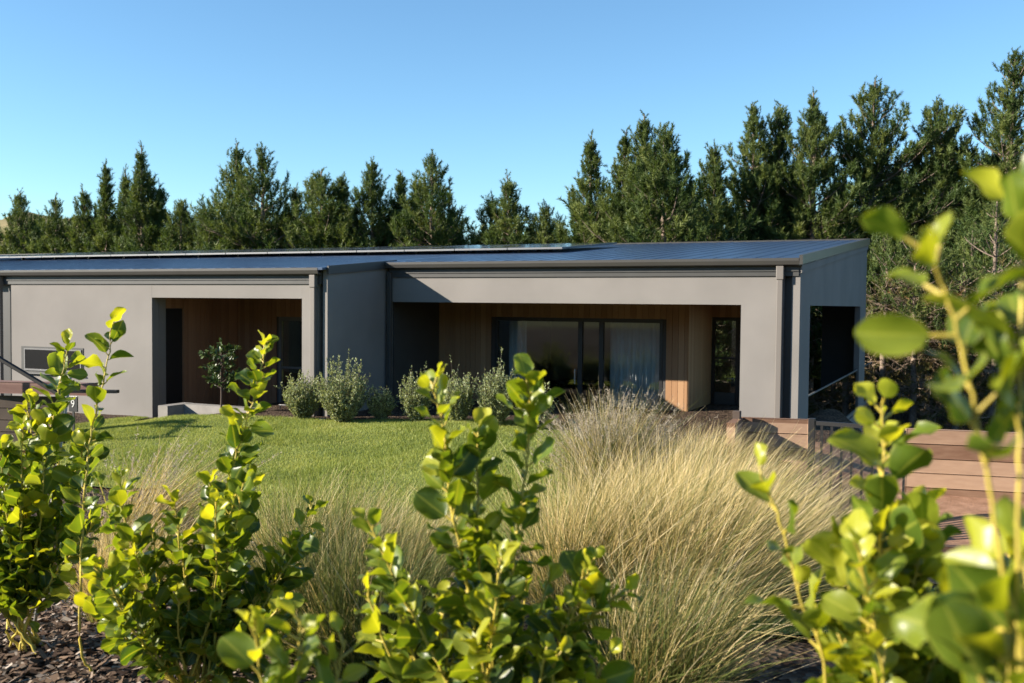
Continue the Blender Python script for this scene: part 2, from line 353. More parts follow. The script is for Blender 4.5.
lawn_poly2 = [(1.3, -6.6), (3.6, -6.4), (6.5, -7.4), (6.5, -11.5), (0.9, -11.5), (0.3, -8.5)]
for poly, lab in ((lawn_poly, 'a'), (lawn_poly2, 'b')):
    P = np.array(poly); f = in_poly(poly)
    struct(grid_mesh('lawn', np.arange(P[:, 0].min(), P[:, 0].max()+.1, .1), np.arange(P[:, 1].min(), P[:, 1].max()+.1, .1),
                     lambda X, Y: ground(X, Y)+.03, M['lawn'], keep=f))
    n = 420000 if lab == 'a' else 110000
    x = rng.uniform(P[:, 0].min(), P[:, 0].max(), n); y = rng.uniform(P[:, 1].min(), P[:, 1].max(), n); k = f(x, y); x, y = x[k], y[k]
    z = ground(x, y)+.028; n = len(x)
    a = rng.uniform(0, 2*np.pi, n); h = rng.uniform(.022, .05, n)*(1+.35*np.sin(x*2.3+np.sin(y*1.9))); wd = rng.uniform(.003, .006, n)
    lean = rng.normal(0, .35, (n, 2)); B = np.stack([x, y, z], -1)
    S = np.stack([np.cos(a), np.sin(a), np.zeros(n)], -1)*wd[:, None]; T = np.stack([lean[:, 0]*h, lean[:, 1]*h, h], -1)
    V = np.stack([B-S, B+S, B+T], 1).reshape(-1, 3); Fc = np.arange(3*n).reshape(-1, 3)
    tn = np.repeat(np.clip(rng.normal(.5, .22, n), 0, 1), 3)
    o = np_mesh('lawn_grass', V, Fc, M['grassblade'], attrs={'tint': tn}); struct(o, 'stuff')
    o['label'] = 'mown green lawn in front of the house' if lab == 'a' else 'green grass by the timber edging on the right'

# bark chips on the near bed
n = 26000; dd = rng.uniform(3.2, 9.5, n); pxx = rng.uniform(-60, 420, n)
Pc = CAM[None, :2]+dd[:, None]*(cF[None, :2]+cR[None, :2]*((pxx-512)/FPX)[:, None])
keep = ~in_poly(lawn_poly)(Pc[:, 0], Pc[:, 1]); Pc = Pc[keep]; n = len(Pc)
a = rng.uniform(0, 6.28, n); ln = rng.uniform(.008, .035, n); wd = ln*rng.uniform(.25, .6, n)
ax = np.stack([np.cos(a), np.sin(a), rng.normal(0, .3, n)], -1); bx_ = unit(np.cross(ax, np.stack([rng.normal(0, .35, n), rng.normal(0, .35, n), np.ones(n)], -1)))
C0 = np.stack([Pc[:, 0], Pc[:, 1], ground(Pc[:, 0], Pc[:, 1])+rng.uniform(.003, .02, n)], -1)
A = ax*ln[:, None]; B = bx_*wd[:, None]
V = np.stack([C0-A-B*.6, C0+A-B, C0+A*.8+B, C0-A+B*.7], 1).reshape(-1, 3)
M['chips'] = leafy('bark_chips', [(0, (.05, .03, .02)), (.6, (.17, .115, .075)), (1, (.38, .32, .26))], trans=0.0, rough=.9, spec=.15)
o = np_mesh('bark_chips', V, np.arange(4*n).reshape(-1, 4), M['chips'], attrs={'tint': np.repeat(rng.uniform(0, 1, n)**1.4, 4)}); struct(o, 'stuff')
o['label'] = 'loose bark chips covering the garden bed'

# clay path right of the house
def clay_keep(x, y): return in_poly([(0.45, -4.6), (0.3, -1.8), (1.0, 0), (1.6, 6), (9, 6), (9, -6.2), (3.6, -6.2), (1.4, -6.5)])(x, y)
struct(grid_mesh('clay_path', np.arange(0, 9.2, .15), np.arange(-6.6, 6.2, .15), lambda X, Y: ground(X, Y)+.015, M['clay'], keep=clay_keep))

# ------------------------------------------------------------------ the house
YL, XL, S = -1.955, -7.734, 0.088
ZG, ZS, ZGL, ZSL, ZLO = 3.22, 2.967, 3.049, 2.774, 2.492
REAR = 10.8
def rz(y): return ZG+S*y
H = thing('house', 'long low taupe house with a sloping blue grey steel roof and cedar lined recesses', 'house', (0, 0, 0))
base = -2.2
# walls: left wing front, lintels, pillars, returns
b = MB()
b.box(-15.70, -11.81, YL, YL+.18, base, ZSL)
b.build('wall', M['plaster'], H)
b = MB(); b.box(-11.808, -8.282, YL+.001, YL+.18, ZLO, ZSL); b.build('lintel', M['plaster'], H)
b = MB(); b.box(-8.28, -7.93, YL, YL+.30, base, ZSL); b.build('pillar', M['plaster'], H)
b = MB(); b.box(-7.925, -7.83, YL+.10, YL+.28, base, ZSL+.1); b.build('recess_panel', M['dark_metal'], H)
b = MB(); b.prism([(YL, base), (YL, ZGL-.02), (REAR-.1, rz(REAR-.1)-.06), (REAR-.1, base)], 'x', -7.828, XL)   # left wing return wall (fin)
b.build('end_wall', M['plaster'], H)
b = MB(); b.prism([(YL-.02, rz(YL)-.13), (YL-.02, rz(YL)+.02), (.3, rz(.3)+.02), (.3, rz(.3)-.13)], 'x', XL+.002, XL+.04)
b.build('barge_capping', M['dark_metal'], H)
# left edge
b = MB(); b.box(-15.88, -15.703, YL+.08, YL+.25, base, ZSL+.1); b.build('recess_panel', M['dark_metal'], H)
b = MB(); b.box(-30, -15.97, YL+.2, YL+.4, base, ZSL+.1); b.build('wall', M['dark_metal'], H)
# right wing front
b = MB(); b.box(XL+.045, -.235, 0, .2, 2.45, ZS); b.build('lintel', M['plaster'], H)
b = MB(); b.box(-.92, -.235, 0, .3, base, 2.4499); b.build('pillar', M['plaster'], H)
b = MB(); b.box(-.232, -.11, .10, .28, base, ZS+.1); b.build('recess_panel', M['dark_metal'], H)
# end wall with opening y 1.11..9.41, z to 2.45, sill none; balustrade inside
b = MB()
b.prism([(0, base), (0, ZG-.02), (1.11, rz(1.11)-.04), (1.11, base)], 'x', -.108, .02)
b.prism([(1.112, 2.45), (1.112, rz(1.11)-.04), (9.408, rz(9.41)-.04), (9.408, 2.45)], 'x', -.108, .02)
b.prism([(9.41, base), (9.41, rz(9.41)-.04), (REAR, rz(REAR)-.04), (REAR, base)], 'x', -.108, .02)
b.prism([(1.112, base), (1.112, -.16), (9.408, -.16), (9.408, base)], 'x', -.108, .018)
b.build('end_wall', M['plaster'], H)
b = MB(); b.prism([(-.16, ZG-.12), (-.16, ZG+.03), (REAR+.05, rz(REAR)+.04), (REAR+.05, rz(REAR)-.13)], 'x', .022, .075)
b.build('barge_capping', M['gutter'], H)
b = MB(); b.prism([(-.02, ZG-.25), (-.02, ZG-.125), (REAR+.02, rz(REAR)-.135), (REAR+.02, rz(REAR)-.25)], 'x', .022, .045)
b.build('barge_trim', M['plaster'], H)
# rear wall pieces and inner body
b = MB(); b.box(-1.03, -.11, REAR-.25, REAR-.02, base, rz(REAR)-.12); b.build('rear_wall', M['dark_metal'], H)
b = MB(); b.box(-30, -4.5, REAR-.25, REAR-.02, base, rz(REAR)-.12); b.box(-2.6, -1.6, REAR-.25, REAR-.02, base, rz(REAR)-.12); b.box(-4.498, -2.602, REAR-.24, REAR-.03, base, .3); b.box(-4.498, -2.602, REAR-.24, REAR-.03, 2.3, rz(REAR)-.12); b.build('rear_wall', M['plaster'], H)
b = MB(); b.box(-1.6, -1.45, 3.95, REAR-.26, base, 2.55); b.build('side_wall', M['plaster'], H)
# floors and ceilings
b = MB(); b.box(XL, -.12, .25, REAR-.3, -.25, -.02); b.build('veranda_floor', M['concrete'], H)
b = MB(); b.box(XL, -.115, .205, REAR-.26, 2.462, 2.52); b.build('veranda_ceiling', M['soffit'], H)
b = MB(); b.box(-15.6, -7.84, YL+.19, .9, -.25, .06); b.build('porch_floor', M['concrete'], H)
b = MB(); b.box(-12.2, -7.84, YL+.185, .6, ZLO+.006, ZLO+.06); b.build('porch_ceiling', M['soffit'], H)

def boards_x(x0, x1, y, z0, z1, name, m, holes=(), pitch=.12, gap=.006, th=.02):
    """vertical boards on a wall facing -y"""
    b = MB(); b.box(x0, x1, y+.004, y+.12, z0, z1) if not holes else None
    k = math.floor(x0/pitch)
    while k*pitch < x1:
        a = max(x0, k*pitch+gap/2); c = min(x1, (k+1)*pitch-gap/2); k += 1
        if c-a < .01: continue
        segs = [(z0, z1)]
        for hx0, hx1, hz0, hz1 in holes:
            if c > hx0 and a < hx1:
                ns = []
                for s0, s1 in segs:
                    if hz0 > s0: ns.append((s0, min(s1, hz0)))
                    if hz1 < s1: ns.append((max(s0, hz1), s1))
                segs = ns
        for s0, s1 in segs:
            if s1-s0 > .01: b.box(a, c, y-th, y, s0, s1)
    return b.build(name, m, H)
# big recess back wall (y 2.04) with sliding door hole
DX0, DX1, DZ1 = -6.40, -2.83, 2.165
boards_x(XL, -2.34, 2.04, -.02, 2.46, 'cedar_cladding', M['cedar_x'], holes=[(DX0, DX1, -1, DZ1)])
b = MB(); b.box(XL, DX0-.0, 2.045, 2.2, -.02, 2.46); b.box(DX1, -2.345, 2.045, 2.2, -.02, 2.46); b.box(DX0, DX1, 2.045, 2.2, DZ1, 2.46); b.build('inner_wall', M['soffit'], H)
# return wall facing +x, y 2.04 .. 3.84
b = MB(); k = 2.025
while k < 3.83:
    b.box(-2.34, -2.322, k+.004, min(k+.116, 3.84), -.02, 2.46); k += .12
b.build('cedar_cladding', M['cedar_y'], H)
b = MB(); b.box(-2.46, -2.342, 2.21, 3.84, -.02, 2.46); b.build('inner_wall', M['soffit'], H)
# door wall y 3.84
boards_x(-2.32, -1.45, 3.84, -.02, 2.46, 'cedar_cladding', M['cedar_x'], holes=[(-2.34, -1.76, -1, 2.2)])
b = MB(); b.box(-1.76, -1.46, 3.846, 3.94, -.02, 2.46); b.box(-2.45, -1.765, 3.846, 3.94, 2.2, 2.46); b.build('inner_wall', M['soffit'], H)
# left inner side of recess
b = MB(); b.box(XL+.002, XL+.03, .21, 2.03, -.02, 2.455); b.build('side_lining', M['dark_metal'], H)

def glazed(name, x0, x1, y, z0, z1, div=(), trans=(), fw=.05, mat_f='black', dep=.07, label=None, sill=False):
    """window / door unit in a wall facing -y : frame with mullions, panes"""
    f = MB()
    f.box(x0, x0+fw, y-.01, y+dep, z0, z1); f.box(x1-fw, x1, y-.01, y+dep, z0, z1)
    f.box(x0+fw, x1-fw, y-.009, y+dep, z1-fw*1.2, z1); f.box(x0+fw, x1-fw, y-.009, y+dep, z0, z0+fw*1.2)
    xs = [x0+fw]+[d for d in div]+[x1-fw]
    for d in div: f.box(d-fw*.7, d+fw*.7, y-.006, y+dep-.002, z0+fw*1.2, z1-fw*1.2)
    for zz in trans: f.box(x0+fw, x1-fw, y-.004, y+dep-.004, zz-.02, zz+.02)
    fo = f.build(name, M[mat_f], H)
    for a, c in zip(xs[:-1], xs[1:]):
        p_ = MB(); p_.box(a+.005, c-.005, y+.03, y+.036, z0+fw, z1-fw); p_.build('pane', M['glass'], fo)
    return fo
sd = glazed('sliding_door', DX0, DX1, 2.045, -.02, DZ1, div=(-4.52, -4.08), fw=.065)
hb = MB(); hb.box(-4.62, -4.60, 1.99, 2.03, .85, 1.15, .004); hb.box(-4.62, -4.60, 2.03, 2.045, .87, .89); hb.box(-4.62, -4.60, 2.03, 2.045, 1.11, 1.13); hb.build('handle', M['silver'], sd)
ld = glazed('glass_door', -2.315, -1.765, 3.846, -.02, 2.2, trans=(1.36,), fw=.06)
pb = MB(); pb.box(-2.25, -1.83, 3.842, 3.87, .04, .66); pb.build('kick_panel', M['dark_metal'], ld)
hb = MB(); hb.tube([(-1.86, 3.84, .95), (-1.86, 3.79, .95), (-1.97, 3.79, .95)], .011); hb.build('handle', M['silver'], ld)
# rooms behind the glass
b = MB(); b.box(XL+.1, -3.6, 8.0, 8.1, -.02, 2.46); b.box(XL+.02, XL+.1, 2.21, 8.0, -.02, 2.46)
b.build('room_wall', M['inner'], H)
# porch recess
b = MB(); b.box(-11.95, -11.812, YL+.185, -1.59, base, ZLO); b.build('jamb', M['plaster'], H)
b = MB(); b.box(-11.95, -11.84, -1.588, -1.12, .06, 2.28); b.build('side_door', M['black'], H)
b = MB(); k = -1.11
while k < .54:
    b.box(-11.85, -11.812, k+.003, min(k+.117, .55), .06, ZLO); k += .12
b.box(-11.85, -11.815, -1.588, -1.12, 2.285, ZLO)
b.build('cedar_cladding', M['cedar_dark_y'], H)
PX0, PX1 = -10.93, -9.2
p_ = None
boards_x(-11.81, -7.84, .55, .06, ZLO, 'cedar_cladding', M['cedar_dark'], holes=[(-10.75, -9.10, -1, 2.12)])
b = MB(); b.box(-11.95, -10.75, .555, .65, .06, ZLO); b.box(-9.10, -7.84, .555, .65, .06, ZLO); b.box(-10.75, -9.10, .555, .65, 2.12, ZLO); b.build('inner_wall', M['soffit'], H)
glazed('porch_door', -10.75, -9.10, .556, .06, 2.12, trans=(1.05,), fw=.07, mat_f='window_grey')
b = MB(); b.box(-11.9, -8.0, 3.4, 3.5, .06, 2.4); b.build('room_wall', M['inner'], H)
# small slot window in the left wall: sits proud frame + dark reveal
wf = MB(); wx0, wx1, wz0, wz1 = -15.40, -13.63, .925, 1.465
wf.box(wx0, wx1, YL-.012, YL-.002, wz1-.03, wz1); wf.box(wx0, wx0+.09, YL-.012, YL-.002, wz0, wz1-.03); wf.box(wx1-.05, wx1, YL-.012, YL-.002, wz0, wz1-.03); wf.box(wx0+.09, wx1-.05, YL-.012, YL-.002, wz0, wz0+.05)
win = wf.build('window', M['dark_metal'], H)
f = MB(); a0, a1, c0, c1 = wx0+.1, wx1-.04, wz0+.045, wz1-.033
f.box(a0, a1, YL-.03, YL-.013, c1-.03, c1); f.box(a0, a1, YL-.03, YL-.013, c0, c0+.035); f.box(a0, a0+.03, YL-.03, YL-.013, c0+.035, c1-.03); f.box(a1-.03, a1, YL-.03, YL-.013, c0+.035, c1-.03)
f.build('frame', M['window_grey'], win)
f = MB(); f.box(a0+.03, a1-.03, YL-.022, YL-.016, c0+.035, c1-.03); f.build('pane', M['black_glass'], win)
f = MB(); f.box(wx0-.01, wx1+.02, YL-.07, YL-.001, wz0-.02, wz0-.001); f.build('sill', M['window_grey'], win)

# roof sheets with ribs
def roof_sheet(x0, x1, y0, y1, name='roof'):
    b = MB(); b.prism([(y0, rz(y0)-.04), (y0, rz(y0)), (y1, rz(y1)), (y1, rz(y1)-.04)], 'x', x0, x1)
    n = int((x1-x0)/.34)
    for i in range(n):
        x = x0+.1+i*(x1-x0-.15)/n
        b.prism([(y0+.005, rz(y0)-.01), (y0+.005, rz(y0)+.007), (y1, rz(y1)+.007), (y1, rz(y1)-.01)], 'x', x, x+.045)
    return b.build(name, M['roof'], H)
roof_sheet(XL+.005, .02, -.16, REAR)
roof_sheet(-34, XL, YL-.16, REAR)
b = MB(); b.prism([(REAR, rz(REAR)-.1), (REAR, rz(REAR)+.035), (REAR+.15, rz(REAR)+.035), (REAR+.15, rz(REAR)-.1)], 'x', -34, .07); b.build('ridge_flashing', M['gutter'], H)
def gutter(x0, x1, y, z):
    b = MB(); b.prism([(y-.15, z-.012), (y-.165, z-.02), (y-.165, z-.06), (y-.145, z-.12), (y-.11, z-.135), (y-.03, z-.135), (y-.03, z-.10), (y-.12, z-.10), (y-.14, z-.03), (y-.14, z-.012)], 'x', x0, x1)
    g = b.build('gutter', M['gutter'], H)
    b = MB(); b.box(x0, x1-.02, y-.028, y+.1, z-.30, z-.06); b.box(x0, x1-.02, y-.045, y-.029, z-.255+.03, z-.235+.03); b.build('fascia', M['dark_metal'], H)
gutter(XL+.05, .018, 0, ZG)
gutter(-34, XL-.1, YL, ZGL)
def downpipe(x, y, ztop):
    b = MB(); b.box(x-.045, x+.045, y-.11, y-.03, base, ztop-.28, .008); b.build('downpipe', M['downpipe'], H)
    b = MB(); b.box(x-.06, x+.06, y-.125, y-.02, ztop-.36, ztop-.14, .01); b.build('rainwater_head', M['downpipe'], H)
downpipe(-.285, 0, ZG); downpipe(-7.98, YL, ZGL); downpipe(-15.95, YL, ZGL)
b = MB(); b.box(XL+.05, XL+.13, -.09, -.01, base, ZG-.2, .008); b.build('downpipe', M['dark_metal'], H)
# glass balustrade along the deck
b = MB()
yy = 1.15
bal = None
f = MB(); f.beam((-.02, 1.12, .885), (-.02, 13.3, .885), .03, .022); f.beam((-.02, 1.12, -.1), (-.02, 13.3, -.1), .05, .08)
bal = f.build('balustrade', M['window_grey'], H)
while yy < 13.2:
    g = MB(); g.box(-.026, -.014, yy, min(yy+1.5, 13.25), -.05, .872); g.build('glass_panel', M['clear_glass'], bal); yy += 1.52
b = MB(); b.box(-8, .0, REAR, 13.4, -.25, -.14); b.build('rear_deck', M['sleeper'], H)

# curtains inside (things of their own)
def curtain(x0, x1, y, z0, z1, label, seed):
    n = int((x1-x0)/.012); xs = np.linspace(x0, x1, n); r = np.random.default_rng(seed)
    ys = y+.035*np.sin((xs-x0)*2*np.pi/.13+r.uniform(0, 6))+.012*np.sin((xs-x0)*2*np.pi/.05)
    V = np.concatenate([np.stack([xs, ys, np.full(n, z0)], -1), np.stack([xs, y+(ys-y)*.6, np.full(n, z1)], -1)])
    i = np.arange(n-1); Fq = np.stack([i, i+1, i+1+n, i+n], -1)
    o = np_mesh('curtain', V, Fq, M['curtain'], smooth_=True, loc=((x0+x1)/2, y, z0)); tag(o, label, 'curtain')
    so_ = o.modifiers.new('thickness', 'SOLIDIFY'); so_.thickness = .003
curtain(-4.0, -2.92, 2.35, 0, 2.1, 'pale pleated curtain drawn across the right side of the sliding door', 1)
curtain(-6.25, -5.85, 2.4, 0, 2.1, 'pale pleated curtain gathered at the left side of the sliding door', 2)

# furniture glimpsed in the room
t = thing('dining_table', 'dark dining table dimly seen through the sliding door', 'table', (-5.0, 4.4, -.02))
b = MB(); b.box(-.85, .85, -.45, .45, .70, .74, .01); b.build('table_top', M['wood'], t)
for sx in (-1, 1):
    for sy in (-1, 1):
        b = MB(); b.box(sx*.78-.03, sx*.78+.03, sy*.38-.03, sy*.38+.03, 0, .70); b.build('leg', M['black'], t)

# low concrete plinth walls by the porch
p0 = at(158, 412, 18.25); p1 = at(169.5, 412, 18.2)
t = thing('low_concrete_wall', 'low L shaped concrete wall at the edge of the lawn below the porch', 'low wall', (-11.2, -2.9, .2))
b = MB(); b.box(p0[0], p1[0], p0[1], YL-.05, -.1, .515); b.build('side_wall', M['concrete'], t, (-11.2, -2.9, .2))
b = MB(); b.box(p1[0]+.003, -9.2, YL-.30, YL-.06, -.1, .512); b.build('front_wall', M['concrete'], t, (-11.2, -2.9, .2))

# slatted chair on the porch, behind the silver bushes
t = thing('outdoor_chair', 'black slatted metal chair on the porch behind the grey green bushes', 'chair', (-8.95, -1.1, .06))
b = MB(); b.box(-.3, .3, -.28, .28, .42, .45, .01); b.build('seat', M['black'], t)
b = MB(); b.tube([(-.3, .26, .45), (-.3, .34, .85), (-.22, .36, .93), (0, .37, .95), (.22, .36, .93), (.3, .34, .85), (.3, .26, .45)], .016)
for k in range(9): b.tube([(-.24+k*.06, .27, .45), (-.24+k*.06, .355, .93)], .006, 6)
b.build('backrest', M['black'], t)
for sx in (-1, 1):
    for sy in (-1, 1):
        b = MB(); b.tube([(sx*.27, sy*.25, .42), (sx*.29, sy*.27, 0)], .014); b.build('leg', M['black'], t)

# ------------------------------------------------------------------ solar panels: two rows
NP = 14; PW = 1.35; PX = -5.72
ords = ['first', 'second', 'third', 'fourth', 'fifth', 'sixth', 'seventh', 'eighth', 'ninth', 'tenth', 'eleventh', 'twelfth', 'thirteenth', 'last']
def solar(i, row):
    y0 = 4.0+row*1.86; y1 = y0+1.84; x1 = PX-i*PW; x0 = x1-PW+.02; o0 = .085
    c = ((x0+x1)/2, y0, rz(y0)+o0)
    lab = ('solar panel in the front row along the gutter side, ' if row == 0 else 'solar panel in the row nearest the roof ridge, ') + ords[i]+' from the right end'
    t = thing('solar_panel', lab, 'solar panel', c, 'solar panels on the roof')
    b = MB(); hz = .04
    def P(y): return rz(y)+o0
    for xa, xb, ya, yb in ((x0, x1, y0, y0+.03), (x0, x1, y1-.03, y1), (x0, x0+.03, y0+.03, y1-.03), (x1-.03, x1, y0+.03, y1-.03)):
        b.prism([(ya, P(ya)), (ya, P(ya)+hz), (yb, P(yb)+hz), (yb, P(yb))], 'x', xa, xb)
    b.build('frame', M['panel_frame'], t, c)
    b = MB(); b.prism([(y0+.031, P(y0)+.008), (y0+.031, P(y0)+hz-.002), (y1-.031, P(y1)+hz-.002), (y1-.031, P(y1)+.008)], 'x', x0+.031, x1-.031); b.build('cells', M['panel'], t, c)
    for yy in (y0+.35, y1-.35):
        b = MB(); b.box(x0+.1, x0+.16, yy-.03, yy+.03, rz(yy)+.0, rz(yy)+o0+.012); b.build('bracket', M['black'], t, c)
for i in range(NP):
    for row in (0, 1): solar(i, row)

# ------------------------------------------------------------------ timber planter, sleeper walls, fence
def sleeper_run(name, label, cat, p0, p1, ztop, n, h=.2, th=.10, m='sleeper', posts=True):
    p0 = np.array([p0[0], p0[1]]); p1 = np.array([p1[0], p1[1]]); t = thing(name, label, cat, (p0[0], p0[1], ztop-n*h))
    L = np.linalg.norm(p1-p0); d = (p1-p0)/L
    for k in range(n):
        b = MB(); z = ztop-h/2-k*h; off = random.uniform(-.006, .006); nn = np.array([-d[1], d[0]])*off
        cut = random.uniform(.35, .65)*L if L > 1.4 else L
        q = p0+d*cut
        b.beam((p0[0]+nn[0], p0[1]+nn[1], z), (q[0]+nn[0]-d[0]*.002, q[1]+nn[1]-d[1]*.002, z), th, h-.008, .006)
        if cut < L: b.beam((q[0]+nn[0]+d[0]*.002, q[1]+nn[1]+d[1]*.002, z), (p1[0]+nn[0], p1[1]+nn[1], z), th, h-.008, .006)
        b.build('sleeper', M[m], t, (p0[0], p0[1], ztop-n*h))
    return t
pA = at(740, 417, 13.8); pB = at(808, 420, 13.6)
t = sleeper_run('timber_planter', 'raised planter of pale timber sleepers in front of the corner pillar', 'planter', pA, pB, float(at(775, 418, 13.7)[2]), 4, m='sleeper')
pC = at(731, 420.5, 13.05)
b = MB(); zt = float(at(740, 417, 13.8)[2])
for k in range(4): b.beam((pA[0], pA[1]-.055, zt-.1-.2*k+.002), (pC[0], pC[1], zt-.1-.2*k+.002), .1, .192, .006)
b.build('end_board', M['sleeper'], t, (pA[0], pA[1], zt-.8))
b = MB(); pD = at(737, 411, 13.6); b.box(pD[0]-.05, pD[0]+.05, pD[1]-.05, pD[1]+.05, 0, float(pD[2]), .006); b.build('post', M['wood'], t, (pA[0], pA[1], zt-.8))

pA = at(906, 430, 12.7); pB = at(1075, 434.5, 12.2); pB = pA+(pB-pA)*2.4
sleeper_run('sleeper_wall', 'long retaining wall of stacked brown timber sleepers behind the bushes on the right', 'retaining wall', pA, pB, float(at(965, 431.5, 12.4)[2]), 6, h=.185, m='sleeper')
pA = gpt(848, 10.4); pB = gpt(1040, 9.9)
zt = float(at(850, 540, 10.4)[2])
sleeper_run('timber_edging', 'low timber step edging the grass beside the dry tussock', 'edging', pA, pB, zt, 2, h=.13, m='sleeper')

# black bar fence / gate
pA = at(812, 420, 11.2); pB = at(905, 426, 10.7); zt = float(pA[2])
t = thing('metal_fence', 'black metal bar fence between the timber planter and the sleeper wall', 'fence', (pA[0], pA[1], .1))
lo = (pA[0], pA[1], .1); A = np.array(pA[:2]); B = np.array(pB[:2]); L = np.linalg.norm(B-A)
b = MB(); b.box(A[0]-.035, A[0]+.035, A[1]-.035, A[1]+.035, 0, zt+.02, .004); b.build('post', M['black'], t, lo)
b = MB(); b.beam((*A, zt-.03), (*B, zt-.03), .04, .045); b.build('rail', M['black'], t, lo)
b = MB(); b.beam((*A, .16), (*B, .16), .04, .04); b.build('rail', M['black'], t, lo)
n = 9
for k in range(1, n+1):
    q = A+(B-A)*k/n; b = MB(); b.box(q[0]-.013, q[0]+.013, q[1]-.013, q[1]+.013, -.1, zt-.05); b.build('bar', M['black'], t, lo)

# timber strip along the lawn, right edge
t = MB()
pts = [(-3.45, -1.15), (-2.15, -3.6), (-1.1, -6.0)]
for a_, c_ in zip(pts[:-1], pts[1:]):
    t.beam((a_[0], a_[1], float(ground(*a_))+.05), (c_[0], c_[1], float(ground(*c_))+.05), .06, .14, .006)
o = t.build('lawn_edging', M['concrete'], None, (-2.15, -3.6, .2)); tag(o, 'narrow pale edging strip between the lawn and the tussock bed', 'edging')

# left sleeper steps, handrail, number plate, stake
dl = 16.4
pA = at(-60, 383, dl+.6); pB = at(117, 388.5, dl-.2)
t = sleeper_run('sleeper_steps', 'reddish timber retaining wall with overhanging top board at the far left', 'retaining wall', at(-60, 383, dl+.5), at(58, 388, dl+.25), float(at(40, 398, dl)[2]), 4, m='wood')  # dark wood on these lower sleepers imitates shade under the top board
b = MB(); zt = float(at(30, 384.5, dl)[2]); b.beam((pA[0], pA[1], zt-.07), (*(at(93, 387, dl)[:2]), zt-.07), .28, .19, .01); b.build('top_board', M['sleeper_red'], t, t.location)
b = MB(); e0 = at(60, 391, dl-.3); e1 = at(118, 392.5, dl-.3); b.beam(e0, (e1[0], e1[1], e0[2]), .12, .05); b.build('bearer', M['black'], t, t.location)
hr0 = at(-70, 317, 16.2); hr1 = at(63, 396.5, 15.4)
t2 = thing('handrail', 'sloping black steel handrail crossing in front of the slot window', 'handrail', (hr1[0], hr1[1], .3))
b = MB(); b.beam(hr0, hr1, .05, .05, .008); b.build('rail', M['handrail'], t2, t2.location)
b = MB(); b.box(hr1[0]-.02, hr1[0]+.02, hr1[1]-.02, hr1[1]+.02, 0, float(hr1[2])); b.build('post', M['black'], t2, t2.location)
b = MB(); b.box(hr0[0]-.02, hr0[0]+.02, hr0[1]-.02, hr0[1]+.02, 0, float(hr0[2])); b.build('post', M['black'], t2, t2.location)
npos = at(73, 404, 15.3)
t3 = thing('number_plate', 'dark plate with a pale number 9 under the reddish top board', 'number plate', npos)
b = MB(); b.box(-.09, .09, .0, .02, -.12, .12, .004); b.build('plate', M['black'], t3)
b = MB(); b.box(-.02, .02, .003, .018, -.75, -.121); b.build('post', M['black'], t3)
fc = bpy.data.curves.new('digit', 'FONT'); fc.body = '9'; fc.size = .17; fc.extrude = .003; fc.align_x = 'CENTER'; fc.align_y = 'CENTER'
M['white'] = mat('white_paint', (.45, .45, .43), .6); fc.materials.append(M['white'])
me_ = bpy.data.objects.new('tmp', fc).to_mesh().copy(); me_.materials.clear(); me_.materials.append(M['white']); fo = bpy.data.objects.new('digit', me_); link(fo, t3); fo.rotation_euler = (math.radians(90), 0, 0); fo.location = (0, -.004, 0)
s0 = at(70.5, 374, 4.75); s1 = gpt(30, 4.75)
b = MB(); b.tube([s0, s1], .0085, 8); o = b.build('garden_stake', M['stake'], None, s1, True); tag(o, 'slim grey metal stake leaning beside the leafy stems at left', 'stake')

# ------------------------------------------------------------------ pines
def needle_tufts(C, Dr, scale, nn, spread=.9, seed=0, nl=.15, nw=.0135):
    """C (k,3) shoot bases, Dr (k,3) shoot dirs ; needles along each shoot axis"""
    r = np.random.default_rng(seed); k = len(C)
    s = r.uniform(0, 1, (k, nn)); ax = unit(Dr)
    side = unit(r.normal(0, 1, (k, nn, 3))); side = unit(side-(side*ax[:, None]).sum(-1, keepdims=True)*ax[:, None])
    dirn = unit(ax[:, None]*r.uniform(.45, 1.1, (k, nn, 1))+side*spread*r.uniform(.5, 1.1, (k, nn, 1)))
    ln = nl*scale[:, None, None]*r.uniform(.7, 1.25, (k, nn, 1)); ba = C[:, None]+ax[:, None]*(s[..., None]*.42*scale[:, None, None])
    wv = unit(np.cross(dirn, r.normal(0, 1, (k, nn, 3))))*nw*scale[:, None, None]
    V = np.stack([ba-wv, ba+wv, ba+dirn*ln], 2).reshape(-1, 3)
    return V, np.arange(len(V)).reshape(-1, 3)
